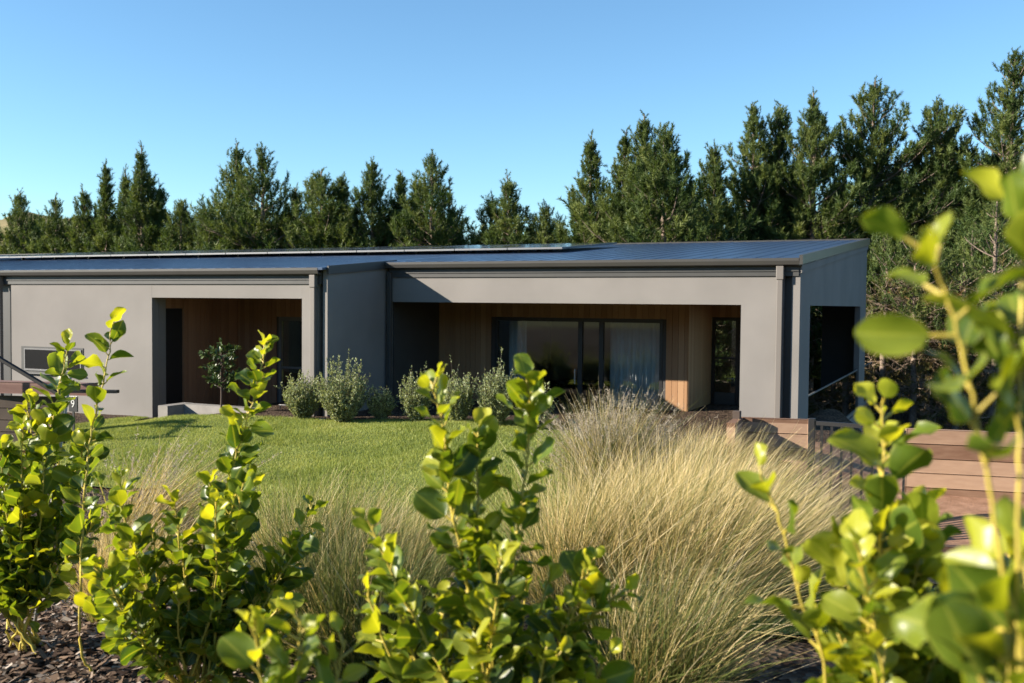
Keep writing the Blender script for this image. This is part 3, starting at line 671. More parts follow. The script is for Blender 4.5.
def pine_geo(seed, Ht, R, cb, wide=1.0, density=1.0, nn=20, shape=.85, lean=0.0, dead=False):
    """returns foliage (V,F,tint), wood (V,F), dead (V,F) relative to base; Ht height, R crown radius, cb crown base height"""
    r = np.random.default_rng(seed); paths, radii = [], []; C, Dr, Sc, Ti = [], [], [], []
    nz = 14; zt = np.linspace(0, Ht, nz); ph = r.uniform(0, 6.28, 2)
    tx = np.cumsum(r.normal(0, .05, nz))*.6+lean*zt; ty = np.cumsum(r.normal(0, .05, nz))*.6
    tr = .017*Ht*(1-zt/Ht)**.8+.02; paths.append(np.stack([tx, ty, zt], -1)); radii.append(tr)
    def trunk(z): return np.array([np.interp(z, zt, tx), np.interp(z, zt, ty), z])
    def shoot(p, d, sc, ti): C.append(p); Dr.append(d); Sc.append(sc); Ti.append(ti)
    z = cb; lop = r.uniform(.75, 1.2, 6)
    while z < Ht-.45:
        t = (z-cb)/(Ht-cb); nb = r.integers(4, 7); a0 = r.uniform(0, 6.28)
        wl = r.uniform(.6, 1.2); tsz = .42+.58*min(1, (1-t)*2.6)
        for i in range(nb):
            az = a0+i*6.283/nb+r.normal(0, .2)
            pr = (1-t)**(shape*.6+.5)*(1 if t > .18 else .72+.28*t/.18)+.025
            Lb = R*pr*wl*lop[int(az/6.283*6) % 6]*r.uniform(.7, 1.15)
            if r.uniform() > .8: Lb *= r.uniform(.4, .8)
            if r.uniform() > .88: Lb *= r.uniform(1.15, 1.4)
            e = math.radians(-6+48*t**1.1+r.normal(0, 8)); m = 6; pts = [trunk(z)]; ee = e; azz = az
            for j in range(m):
                pts.append(pts[-1]+np.array([math.cos(azz)*math.cos(ee), math.sin(azz)*math.cos(ee), math.sin(ee)])*Lb/m); ee += math.radians(5+5*(j > 3)); azz += r.normal(0, .06)
            pts = np.array(pts); paths.append(pts); radii.append(np.linspace(.011*Lb+.014, .007, m+1))
            ti = r.uniform(.25, .75)
            step = .30/density; s = .22 if t < .75 else .1
            while s < 1.0:
                q = s*m; j = min(int(q), m-1); P = pts[j]+(pts[j+1]-pts[j])*(q-j); T = unit(pts[j+1]-pts[j])
                sd = unit(np.cross(T, [0, 0, 1.0]))
                for sgn in (-1, 1):
                    sub = (.20+.45*Lb*(1-s))*r.uniform(.3, 1.25)*min(1, .15+2.2*(1-t))
                    dd = unit(T*.75+sd*sgn*r.uniform(.5, 1.0)+np.array([0, 0, r.uniform(-.12, .45)]))
                    ns = max(1, int(sub/.33))
                    for u in range(ns):
                        pp = P+dd*sub*(u+.5)/ns+r.normal(0, .03, 3)
                        shoot(pp, unit(dd*.75+np.array([0, 0, .75])+r.normal(0, .22, 3)), r.uniform(.8, 1.25)*tsz, ti+r.normal(0, .12))
                    if sub > .45:
                        paths.append(np.array([P, P+dd*sub])); radii.append(np.array([.010, .004]))
                s += step/max(Lb, .5)*r.uniform(.8, 1.2)
            for u in range(3): shoot(pts[-1]+r.normal(0, .05, 3), unit(pts[-1]-pts[-2]+np.array([0, 0, .7])+r.normal(0, .3, 3)), r.uniform(.9, 1.3)*tsz, ti+.15)
        z += r.uniform(.32, .58)*(1-.35*t)
    for zz in np.arange(Ht-1.3, Ht+.05, .08): shoot(trunk(min(zz, Ht)), unit(np.array([r.normal(0, .6), r.normal(0, .6), 1.0])), .5, .6)
    C = np.array(C); Dr = np.array(Dr); Sc = np.array(Sc)*wide; Ti = np.clip(np.array(Ti), 0, 1)
    V, Fc = needle_tufts(C, Dr, Sc, nn, seed=seed+1); tn = np.repeat(Ti, nn*3)
    W = tubes_np(paths, radii, 5)
    DW = None
    if dead:
        pa, ra = [], []
        zz = 1.0
        while zz < cb+1.5:
            for i in range(r.integers(3, 6)):
                az = r.uniform(0, 6.283); Lb = r.uniform(.7, R*1.0); e = math.radians(r.uniform(-25, 25)); pts = [trunk(zz)]
                for j in range(6):
                    pts.append(pts[-1]+np.array([math.cos(az)*math.cos(e), math.sin(az)*math.cos(e), math.sin(e)])*Lb/6); az += r.normal(0, .18); e += r.normal(.05, .15)
                pts = np.array(pts); pa.append(pts); ra.append(np.linspace(.013, .004, 7))
                for k in range(int(Lb*9)):
                    j = r.integers(1, 6); P = pts[j]+(pts[j+1]-pts[j])*r.uniform(); dd = unit(r.normal(0, 1, 3)+unit(pts[j+1]-pts[j])*.9+np.array([0, 0, -.15])); l2 = r.uniform(.15, .5)
                    mid = P+dd*l2*.5+r.normal(0, .04, 3); pa.append(np.array([P, mid, P+dd*l2])); ra.append(np.array([.006, .005, .003]))
            zz += r.uniform(.24, .46)
        DW = tubes_np(pa, ra, 3)
        ends = np.array([q[-1] for q in pa if len(q) == 3]); dirs = np.array([q[-1]-q[0] for q in pa if len(q) == 3])
        dk = r.uniform(0, 1, len(ends)) < .55; ends, dirs = ends[dk], dirs[dk]
        DT = needle_tufts(ends, dirs+np.array([0, 0, .05]), r.uniform(.6, 1.0, len(ends)), 22, seed=seed+5)
        return (V, Fc, tn), W, DW, (DT[0], DT[1], np.repeat(np.clip(r.normal(.45, .25, len(ends)), 0, 1), 22*3))
    return (V, Fc, tn), W, DW, None
def pine(seed, px, ptop, d, label, R, cbf=.3, dead=False, group='pines standing behind the house', shape=.85, nn=20, dens=1.0, name='pine_tree', wide=1.0):
    p = gpt(px, d); top = at(px, ptop, d); Ht = float(top[2]-p[2])-.32; cb = cbf if cbf > 1 else Ht*cbf
    fol, wood, dw, dt = pine_geo(seed, Ht, R*2.0, cb, shape=shape, dead=dead, nn=nn, density=dens, wide=wide)
    t = thing(name, label, 'pine tree', p, group)
    np_mesh('trunk', wood[0], wood[1], M['bark'], t, smooth_=True)
    np_mesh('crown', fol[0], fol[1], M['needles'], t, attrs={'tint': fol[2]})
    if dw: np_mesh('dead_branches', dw[0], dw[1], M['twigs'], t)
    if dt: np_mesh('dry_needles', dt[0], dt[1], M['dry_needles'], t, attrs={'tint': dt[2]})
    return t
# px, top y, depth, crown radius (m), crown base, dead twigs, shape, label
pines = [
 (20, 186, 50, 1.7, .1, 0, .8, 'bushy pine rising left of the tan hill gap, above the far left of the roof'),
 (56, 191, 48, 1.5, .1, 0, .8, 'short pine with a forked top right of the tan hill gap'),
 (86, 183, 47, 1.5, .1, 0, .9, 'rounded pine between the forked short pine and the thin pointed pine'),
 (108, 158, 46, 1.3, .1, 0, 1.35, 'thin pine with a spindly tip, just left of the tall narrow spire'),
 (124, 163, 48, 1.2, .1, 0, 1.3, 'dark narrow pine squeezed against the tall narrow spire'),
 (141, 139, 45, 1.7, .1, 0, 1.45, 'tallest narrow spire pine above the left wing roof'),
 (160, 178, 45, 1.5, .1, 0, 1.0, 'lower pine on the right shoulder of the narrow spire'),
 (181, 196, 44, 1.5, .1, 0, .8, 'low dark pine in the dip between the spire and the broad twin pines'),
 (206, 203, 43, 1.8, .1, 0, .7, 'low green pine at the left foot of the broad twin pines'),
 (233, 137, 45, 2.1, .1, 0, .95, 'left one of the broad twin pines with upswept limbs'),
 (260, 141, 43, 2.3, .1, 0, .9, 'right one of the broad twin pines with upswept limbs'),
 (292, 182, 44, 1.5, .1, 0, .8, 'small pine leaning on the right side of the broad twin pines'),
 (317, 163, 42, 1.5, .25, 0, .7, 'open crowned pine showing a bare trunk low down, above the roof step'),
 (343, 169, 42, 1.5, .1, 0, .85, 'pale green pine right of the open crowned pine'),
 (371, 154, 42, 1.6, .1, 0, .9, 'pine with a square bushy top left of the thin ragged pine'),
 (397, 166, 43, 1.1, .1, 0, 1.1, 'thin ragged pine with sky showing through its top'),
 (412, 173, 42, 1.1, .1, 0, .9, 'short pine touching the left side of the central pointed pine'),
 (430, 148, 41, 2.0, .1, 0, 1.0, 'central pointed pine with a neat conical top'),
 (450, 198, 43, 1.5, .1, 0, .9, 'low pine on the right slope of the central pointed pine'),
 (474, 226, 44, 1.5, .1, 0, .8, 'lowest scrubby pine in the wide gap of sky'),
 (490, 189, 41, 1.3, .1, 0, .8, 'left half of the small lone pair right of the wide sky gap'),
 (507, 168, 40, 1.6, .1, 0, .95, 'right half of the small lone pair, with the taller tip'),
 (552, 196, 40, 1.7, .1, 0, .8, 'low bushy pine starting the tall group behind the right wing'),
 (590, 129, 39, 1.8, .1, 0, .95, 'pine at the left slope of the tall group behind the panels'),
 (621, 123, 38, 1.5, .1, 0, 1.0, 'slim pine directly left of the highest tip in the middle group'),
 (636, 107, 37, 1.6, .1, 0, 1.1, 'highest pine of the middle group over the right wing roof'),
 (668, 119, 33, 1.7, .33, 1, .8, 'double topped pine with a pale lit trunk at the roof edge'),
 (707, 137, 36, 1.3, .15, 0, .7, 'pine with a limb swept out right beside a notch of sky'),
 (750, 97, 37, 1.6, .12, 0, .75, 'tall pine with twin tips just right of the notch of sky'),
 (777, 97, 37.5, 1.4, .12, 0, .75, 'tall slim pine between the twin tipped pine and the wide topped pine'),
 (808, 86, 36.5, 1.5, .2, 1, .85, 'pointed pine rising over the right wing roof end'),
 (865, 73, 37, 1.9, .28, 1, .6, 'wide flat topped pine above the gable corner'),
 (926, 93, 36.5, 1.8, .30, 1, .65, 'broad shaggy pine right of the wide flat topped pine'),
 (1006, 45, 35, 2.2, .28, 1, .8, 'biggest pine reaching the top right of the photo'),
]
for i, (px, pt, d, R, cbf, dead, shp, lab) in enumerate(pines):
    near = px > 560
    pine(100+i*7, px, pt, d, lab, R, cbf, bool(dead), shape=shp, nn=50 if near else 36, dens=1.15 if near else 1.0, wide=1.1 if near else 1.25)
# slender bare-trunk pines seen under the crowns, right of the house
bare = [(884, 215, 30.5, 'thin pine with brown dead twigs nearest the gable corner'), (914, 230, 30, 'thin straight pine trunk behind the big blurred leaves'),
        (934, 240, 31, 'slender pale trunk rising behind the left end of the sleeper wall'), (955, 250, 29.5, 'leaning thin trunk above the sleeper wall'),
        (972, 220, 30.5, 'thin trunk close to the pale thick trunk'), (997, 190, 29, 'pale thicker trunk above the sleeper wall at the far right'), (1015, 240, 30, 'last thin trunk at the right edge of the photo')]
for i, (px, pt, d, lab) in enumerate(bare):
    pine(900+i*5, px, pt, d, lab, 1.0, .50, True, group='thin trunks right of the house', shape=.7, nn=14, dens=.8)
# the wood behind, reading as one dark mass
Vw, Fw, Tw, offw = [], [], [], 0; Wv, Wf, offv = [], [], 0
protos = [pine_geo(5000+k, 8.0, 2.1, .6, density=.8, nn=24, wide=1.5, shape=.6) for k in range(3)]
def wood_tree(px, d, hs, k):
    global offw, offv
    p = gpt(px, d); a = random.uniform(0, 6.28); ca, sa = math.cos(a), math.sin(a); Rm = np.array([[ca, -sa, 0], [sa, ca, 0], [0, 0, 1]])
    sc = hs/8.0; (V, Fc, tn), (wv, wf), _, _ = protos[k]
    s3 = np.array([max(sc, .8), max(sc, .8), sc])
    Vw.append((V*s3)@Rm.T+p); Fw.append(Fc+offw); Tw.append(tn); offw += len(V); Wv.append((wv*s3)@Rm.T+p); Wf.append(wf+offv); offv += len(wv)
prof = [(-60, 205), (60, 212), (140, 205), (250, 195), (330, 205), (430, 205), (470, 232), (500, 215), (540, 222), (600, 175), (680, 180), (730, 200), (800, 170), (900, 160), (1000, 130), (1100, 110)]
for k in range(64):
    px = -60+k*(1160/63)+random.uniform(-8, 8); d = float(np.interp(px, [0, 300, 600, 800, 1000], [55, 50, 44, 42, 41]))+random.uniform(0, 5)
    ytop = np.interp(px, [q[0] for q in prof], [q[1] for q in prof])+random.uniform(4, 26)
    p = gpt(px, d); hs = float(at(px, ytop, d)[2]-p[2]); wood_tree(px, d, hs, k % 3)
for k in range(22):   # dense understorey on the right behind the bare trunks
    px = 800+k*13+random.uniform(-5, 5); d = 40+random.uniform(0, 5); wood_tree(px, d, random.uniform(4.2, 8.0), k % 3)
wd_ = np_mesh('pine_wood', np.concatenate(Vw), np.concatenate(Fw), M['needles'], attrs={'tint': np.concatenate(Tw)*.8}); struct(wd_, 'stuff'); wd_['label'] = 'dense dark pine wood behind the front trees'
o = np_mesh('trunks', np.concatenate(Wv), np.concatenate(Wf), M['bark'], wd_); struct(o, 'stuff')

# ------------------------------------------------------------------ tussocks
def tussock(name, label, px, d, n, L, seed, green=.3, lean=.45, spread=.33, r0=.12, wdt=.0028, group='golden tussock grasses', seedheads=0, gold=1.0, base=None):
    r = np.random.default_rng(seed); P = gpt(px, d); m = 7; n = int(n*1.35); lean *= .85
    az = r.uniform(0, 6.283, n); rr = r0*np.sqrt(r.uniform(0, 1, n)); B = np.stack([np.cos(az)*rr, np.sin(az)*rr, np.full(n, -.02)], -1)
    tilt = np.abs(r.normal(0, spread, n)); az2 = az+r.normal(0, 1.0, n)
    wind = np.array([cR[0], cR[1], 0])*lean + np.array([cF[0], cF[1], 0])*lean*.25
    d0 = unit(np.stack([np.cos(az2)*np.tan(tilt), np.sin(az2)*np.tan(tilt), np.ones(n)], -1)+wind*r.uniform(.0, 1.05, (n, 1)))
    ln = L*r.uniform(.35, 1.15, n)*(1-.25*tilt)
    hor = unit(d0*np.array([1, 1, 0])+wind*.5+np.concatenate([r.normal(0, .3, (n, 2)), np.zeros((n, 1))], 1)+1e-6); bend = hor*r.uniform(.02, .46, (n, 1))-np.array([0, 0, 1.0])*r.uniform(.04, .26, (n, 1))
    s = np.linspace(0, 1, m)[None, :, None]
    Pt = B[:, None]+ln[:, None, None]*(s*d0[:, None]+s*s*bend[:, None])+r.normal(0, .006, (n, 1, 3))*s
    sd = unit(np.cross(d0, r.normal(0, 1, (n, 3))))
    w_ = wdt*r.uniform(.6, 1.3, n)[:, None, None]*(1-.85*s**1.6)
    V = np.stack([Pt-sd[:, None]*w_, Pt+sd[:, None]*w_], 2)   # n,m,2,3
    idx = np.arange(n*m*2).reshape(n, m, 2)
    Fq = np.stack([idx[:, :-1, 0], idx[:, :-1, 1], idx[:, 1:, 1], idx[:, 1:, 0]], -1).reshape(-1, 4)
    tb = r.uniform(0, 1, n); tb = np.where(r.uniform(0, 1, n) < green, tb*.25, .35+.55*tb)
    tint = np.clip(tb[:, None]*(.35+.85*s[..., 0]**.7)*gold, 0, 1); tint = np.repeat(tint[:, :, None], 2, 2)
    P = P.astype(float)
    if seedheads == 0:
        o = np_mesh(name, V.reshape(-1, 3)+P, Fq, M['tussock'], attrs={'tint': tint.ravel()}, loc=P); tag(o, label, 'tussock grass', group); return o
    t = thing(name, label, 'tussock grass', P, group)
    np_mesh('blades', V.reshape(-1, 3), Fq, M['tussock'], t, attrs={'tint': tint.ravel()})
    # airy seed heads on the upper part of some blades
    sel = r.choice(n, seedheads, replace=False); k = 26
    ss = r.uniform(.74, 1.0, (seedheads, k)); q = ss*(m-1); j = np.minimum(q.astype(int), m-2); f_ = (q-j)[..., None]
    PP = Pt[sel[:, None], j]*(1-f_)+Pt[sel[:, None], j+1]*f_
    dv = unit(r.normal(0, 1, (seedheads, k, 3))+d0[sel][:, None]*.9)*r.uniform(.02, .055, (seedheads, k, 1)); wv = unit(np.cross(dv, r.normal(0, 1, dv.shape)))*.0025
    V2 = np.stack([PP-wv, PP+wv, PP+dv], 2).reshape(-1, 3)
    np_mesh('seed_heads', V2, np.arange(len(V2)).reshape(-1, 3), M['seed'], t, attrs={'tint': np.repeat(r.uniform(0, 1, seedheads*k), 3)}); return t
T = [
 ('tall tussock with airy grey purple seed heads in front of the sliding door', 610, 11.0, 3000, 1.36, .6, .05, .30, .26, 900),
 ('golden tussock arching up just below the cedar wall, behind the main golden mass', 660, 8.8, 2600, 1.25, .12, .35, .34, .26, 0),
 ('big golden tussock in the middle of the bed with windswept tips', 690, 7.4, 2900, 1.32, .15, .45, .34, .28, 0),
 ('golden tussock hanging over the dark hollow beside the metal fence', 758, 8.2, 2400, 1.05, .18, .55, .38, .24, 0),
 ('golden tussock leaning over toward the black bar fence', 785, 9.3, 1400, .62, .18, .45, .40, .22, 0),
 ('golden tussock at the foot of the timber planter', 725, 9.8, 2000, 1.05, .15, .50, .36, .22, 0),
 ('golden tussock in front of the narrow glazed door', 703, 12.0, 1600, .80, .15, .40, .36, .22, 0),
 ('short golden tussock left of the timber planter end', 672, 11.4, 1600, .85, .15, .35, .36, .22, 0),
 ('golden tussock against the lawn edging strip', 597, 7.6, 2200, 1.12, .22, .26, .32, .20, 0),
 ('nearest golden tussock, its blades running out of the bottom of the photo', 680, 5.2, 3000, 1.12, .22, .50, .36, .26, 0),
 ('golden green tussock right behind the middle leafy shrub', 585, 5.3, 2600, 1.05, .35, .30, .33, .22, 0),
 ('windswept tussock between the nearest one and the right leafy shrub', 752, 6.0, 2500, 1.08, .25, .58, .38, .24, 0),
 ('green tussock cut by the bottom edge between the middle and right leafy shrubs', 660, 4.0, 1900, .72, .6, .30, .36, .2, 0),
 ('green based tussock between the left and middle leafy shrubs', 312, 5.5, 3400, .84, .62, .14, .36, .24, 0),
 ('dark green tussock at the foot of the middle shrub, left side', 375, 4.4, 2600, .78, .78, .12, .40, .24, 0),
 ('dark green tussock behind the low blurred sprigs', 318, 4.7, 2200, .72, .78, .12, .40, .22, 0),
 ('pale feathery tussock at the lawn front, just left of the middle shrub', 398, 6.4, 2200, .80, .35, .20, .34, .22, 0),
 ('small golden tuft rising from bark chips between the two left shrubs', 104, 5.1, 900, .62, .12, .12, .24, .07, 0),
]
for i, (lab, px, d, n, L, g, le, sp, r0, sh) in enumerate(T):
    tussock('tussock_grass', lab, px, d, n, L, 40+i, green=g, lean=le, spread=sp, r0=r0, seedheads=sh, wdt=.0024 if d > 7 else .0019)
# thin flowering stalks leaning right in front of the lawn, left
tussock('tussock_grass', 'sparse pinkish flowering stalks leaning right in front of the porch wall', 128, 8.6, 650, 1.22, 60, green=.12, lean=.62, spread=.26, r0=.20, wdt=.0032, seedheads=130)
tussock('tussock_grass', 'low pale tussock at the base of the pinkish stalks beside the lawn', 165, 7.8, 800, .62, 61, green=.3, lean=.45, spread=.42, r0=.2)

# ------------------------------------------------------------------ silver bushes and entry tree
def bush(label, px, d, h, wdt, seed, pybase):
    r = np.random.default_rng(seed); P = gpt(px, d); n = int(95+75*wdt/.9)
    paths, radii, LP, LD = [], [], [], []
    for i in range(n):
        az = r.uniform(0, 6.283); el = math.acos(1-r.uniform(0, .78)); Lh = h*r.uniform(.5, 1.0)*(1.22 if r.uniform() > .9 else 1.0)*(1-.18*(el/1.3)**2)
        d0 = np.array([math.cos(az)*math.sin(el)*wdt/h*.62, math.sin(az)*math.sin(el)*wdt/h*.62, math.cos(el)*.7+.3]); m = 6; pts = [np.array([math.cos(az), math.sin(az), 0])*.05*wdt]
        for j in range(m): pts.append(pts[-1]+d0*Lh/m+np.array([0, 0, .012*j*h])+r.normal(0, .008, 3))
        pts = np.array(pts); paths.append(pts); radii.append(np.linspace(.006, .0025, m+1))
        k = int(70*h); s = r.uniform(.18, 1.0, k); q = s*m; j = np.minimum(q.astype(int), m-1); PP = pts[j]+(pts[j+1]-pts[j])*(q-j)[:, None]
        T_ = unit(pts[j+1]-pts[j]); side = unit(r.normal(0, 1, (k, 3))); LP.append(PP); LD.append(unit(T_*r.uniform(.4, 1.0, (k, 1))+side*.8))
        for c in range(4):   # side twigs
            j = r.integers(2, m); b0 = pts[j]; dv = unit(unit(r.normal(0, 1, 3))+np.array([0, 0, 1.1]))*r.uniform(.06, .16); paths.append(np.array([b0, b0+dv])); radii.append(np.array([.003, .002]))
            kk = 9; LP.append(b0+dv*r.uniform(.1, 1.1, (kk, 1))); LD.append(unit(unit(dv)+r.normal(0, .6, (kk, 3))))
    LP = np.concatenate(LP); LD = np.concatenate(LD); k = len(LP); ln = r.uniform(.03, .05, (k, 1)); wv = unit(np.cross(LD, r.normal(0, 1, (k, 3))))*.008
    V = np.stack([LP, LP+LD*ln*.5+wv, LP+LD*ln, LP+LD*ln*.5-wv], 1).reshape(-1, 3)
    t = thing('silver_bush', label, 'bush', P, 'grey green bushes along the house')
    np_mesh('foliage', V, np.arange(4*k).reshape(-1, 4), M['silver_leaf'], t, attrs={'tint': np.repeat(np.clip(r.normal(.55, .22, k), 0, 1), 4)})
    W = tubes_np(paths, radii, 4); np_mesh('branches', W[0], W[1], M['wood'], t)
for a in [('grey green bush in front of the porch pillar', 303, 17.0, .78, .70, 1, 410), ('largest grey green bush at the corner of the dark return wall', 343, 16.7, 1.02, .92, 2, 413),
          ('smallest grey green bush against the dark return wall', 381, 16.9, .52, .46, 3, 417), ('grey green bush just right of the smallest one', 417, 16.6, .82, .58, 4, 420),
          ('grey green bush half hidden behind the left stem of the middle shrub', 458, 16.4, .88, .62, 5, 424), ('tall grey green bush left of the big sliding door', 497, 16.2, 1.0, .66, 6, 426),
          ('low grey green bush under the sliding door, behind the right stem of the middle shrub', 536, 15.8, .74, .6, 7, 430)]:
    bush(*a)
# rocks at the foot of the bushes
for i, (px, d, s, lab) in enumerate([(323, 16.9, .07, 'small grey rock between the first two bushes'), (437, 16.5, .07, 'small grey rock right of the fourth bush')]):
    bm = bmesh.new(); bmesh.ops.create_icosphere(bm, subdivisions=2, radius=s); r = random.Random(i)
    for v in bm.verts: v.co = Vector((v.co.x*1.3, v.co.y, v.co.z*.7))*(1+r.uniform(-.15, .15))
    me = bpy.data.meshes.new('rock'); bm.to_mesh(me); bm.free(); me.materials.append(M['rock']); o = bpy.data.objects.new('rock', me); link(o); p = gpt(px, d, s*.35); o.location = p
    tag(o, lab, 'rock', 'rocks at the foot of the bushes')

def leaf_geo(nu=7, nv=5):
    """unit leaf along +x, width profile, returns V(n,3) with normal +z, F, edge attribute"""
    u = (1-np.cos(np.pi*np.linspace(0, 1, nu)))/2; v = np.linspace(-1, 1, nv); U, W = np.meshgrid(u, v, indexing='ij')
    wid = np.clip(1-np.abs(2*U**1.12-1)**2.3, 0, 1)**.55*.36
    wid[0] = .02; wid[-1] = .05
    X = U; Y = W*wid; Z = np.zeros_like(X)
    idx = np.arange(nu*nv).reshape(nu, nv); Fq = np.stack([idx[:-1, :-1], idx[1:, :-1], idx[1:, 1:], idx[:-1, 1:]], -1).reshape(-1, 4)
    return U.ravel(), W.ravel(), X.ravel(), Y.ravel(), Fq
LU, LW, LX, LY, LF = leaf_geo(10, 7)
def leaves_np(P, Dd, Nn, ln, r, cup=.25, wave=.05, wscale=1.0):
    """instances of the leaf: P base, Dd direction, Nn approx normal, ln lengths"""
    k = len(P); X = unit(Dd); Yv = unit(np.cross(Nn, X)); Z = np.cross(X, Yv)
    cv = r.uniform(-.1, .35, (k, 1)); cu = cup*r.uniform(.4, 1.5, (k, 1)); ph = r.uniform(0, 6.28, (k, 1)); wv = wave*r.uniform(.3, 1.5, (k, 1))
    lx = LX[None]; ly = LY[None]*r.uniform(.85, 1.2, (k, 1))*wscale; edge = np.abs(LW)[None]
    lz = cu*np.abs(ly)*1.0*edge+wv*np.sin(lx*9+ph+np.sign(LW)[None]*1.3)*edge**2-cv*lx**2
    V = P[:, None]+ln[:, None, None]*(lx[..., None]*X[:, None]+ly[..., None]*Yv[:, None]+lz[..., None]*Z[:, None])
    Fq = (LF[None]+(np.arange(k)*len(LX))[:, None, None]).reshape(-1, 4)
    return V.reshape(-1, 3), Fq
def griselinia_mat():
    m, t = new_mat('glossy_green_leaf'); N = t.nodes; L = t.links
    tn = N.new('ShaderNodeAttribute'); tn.attribute_name = 'tint'; eg = N.new('ShaderNodeAttribute'); eg.attribute_name = 'edge'
    rp = N.new('ShaderNodeValToRGB'); e = rp.color_ramp.elements; e[0].color = (.042, .080, .013, 1); e[1].color = (.36, .36, .03, 1); q = e.new(.5); q.color = (.13, .18, .018, 1); L.new(tn.outputs['Fac'], rp.inputs[0])
    er = N.new('ShaderNodeValToRGB'); e = er.color_ramp.elements; e[0].position = 0; e[0].color = (1, 1, 1, 1); e[1].position = .13; e[1].color = (0, 0, 0, 1); q = e.new(.86); q.color = (0, 0, 0, 1); q = e.new(1); q.color = (.8, .8, .8, 1); L.new(eg.outputs['Fac'], er.inputs[0])
    mx = N.new('ShaderNodeMixRGB'); mx.inputs[2].default_value = (.42, .42, .07, 1); L.new(er.outputs[0], mx.inputs[0]); L.new(rp.outputs[0], mx.inputs[1])
    mf = N.new('ShaderNodeMath'); mf.operation = 'MULTIPLY'; mf.inputs[1].default_value = .45; L.new(er.outputs[0], mf.inputs[0]); L.new(mf.outputs[0], mx.inputs[0])
    b = N.new('ShaderNodeBsdfPrincipled'); b.inputs['Roughness'].default_value = .36; b.inputs['Specular IOR Level'].default_value = .42; L.new(mx.outputs[0], b.inputs['Base Color'])
    tc = N.new('ShaderNodeTexCoord'); n = N.new('ShaderNodeTexNoise'); n.inputs['Scale'].default_value = 45; n.inputs['Detail'].default_value = 3; L.new(tc.outputs['Object'], n.inputs['Vector'])
    bp = N.new('ShaderNodeBump'); bp.inputs['Strength'].default_value = .25; bp.inputs['Distance'].default_value = .004; L.new(n.outputs['Fac'], bp.inputs['Height']); L.new(bp.outputs[0], b.inputs['Normal'])
    tr = N.new('ShaderNodeBsdfTranslucent'); ml = N.new('ShaderNodeMixRGB'); ml.blend_type = 'MULTIPLY'; ml.inputs[0].default_value = 1; ml.inputs[2].default_value = (2.2, 2.0, .5, 1); L.new(mx.outputs[0], ml.inputs[1]); L.new(ml.outputs[0], tr.inputs[0])
    ms = N.new('ShaderNodeMixShader'); ms.inputs[0].default_value = .42; o = N.new('ShaderNodeOutputMaterial'); L.new(b.outputs[0], ms.inputs[1]); L.new(tr.outputs[0], ms.inputs[2]); L.new(ms.outputs[0], o.inputs[0])
    return m
M['griselinia'] = griselinia_mat()

def small_tree():
    r = np.random.default_rng(5); P = gpt(221, 18.1); top = at(221, 341, 18.1)[2]-P[2]
    t = thing('entry_tree', 'small young tree with dark glossy leaves in front of the porch', 'tree', P)
    paths = [np.array([[0, 0, 0], [.01, 0, .3], [-.01, .01, .8], [.02, 0, top*.95]])]; radii = [np.array([.022, .018, .012, .004])]; LP, LD = [], []
    for i in range(46):
        z = r.uniform(.28, .86)*top; az = r.uniform(0, 6.283); R_ = .36*math.sin(math.pi*min(1, (z/top-.12)/.95))**.6*r.uniform(.7, 1.1)
        b0 = np.array([0, 0, z]); e = b0+np.array([math.cos(az)*R_, math.sin(az)*R_, R_*.5]); paths.append(np.array([b0, (b0+e)/2+r.normal(0, .01, 3), e])); radii.append(np.array([.006, .004, .002]))
        k = 13; s = r.uniform(.35, 1.05, (k, 1)); LP.append(b0+(e-b0)*s); LD.append(unit(unit(e-b0)+r.normal(0, .7, (k, 3))))
    k = 16; LP.append(np.stack([np.zeros(k), np.zeros(k), np.linspace(.84, 1, k)*top], -1)); LD.append(unit(r.normal(0, 1, (k, 3))+np.array([0, 0, .9])))
    LP = np.concatenate(LP); LD = np.concatenate(LD); V, Fq = leaves_np(LP, LD, r.normal(0, .5, LP.shape)+np.array([0, 0, 1]), r.uniform(.055, .10, len(LP)), r, wscale=.85)
    np_mesh('crown', V, Fq, M['glossy_leaf'], t, attrs={'tint': np.repeat(r.uniform(0, 1, len(LP)), len(LX))}, smooth_=True)
    W = tubes_np(paths, radii, 5); np_mesh('trunk', W[0], W[1], M['wood'], t, smooth_=True)
small_tree()

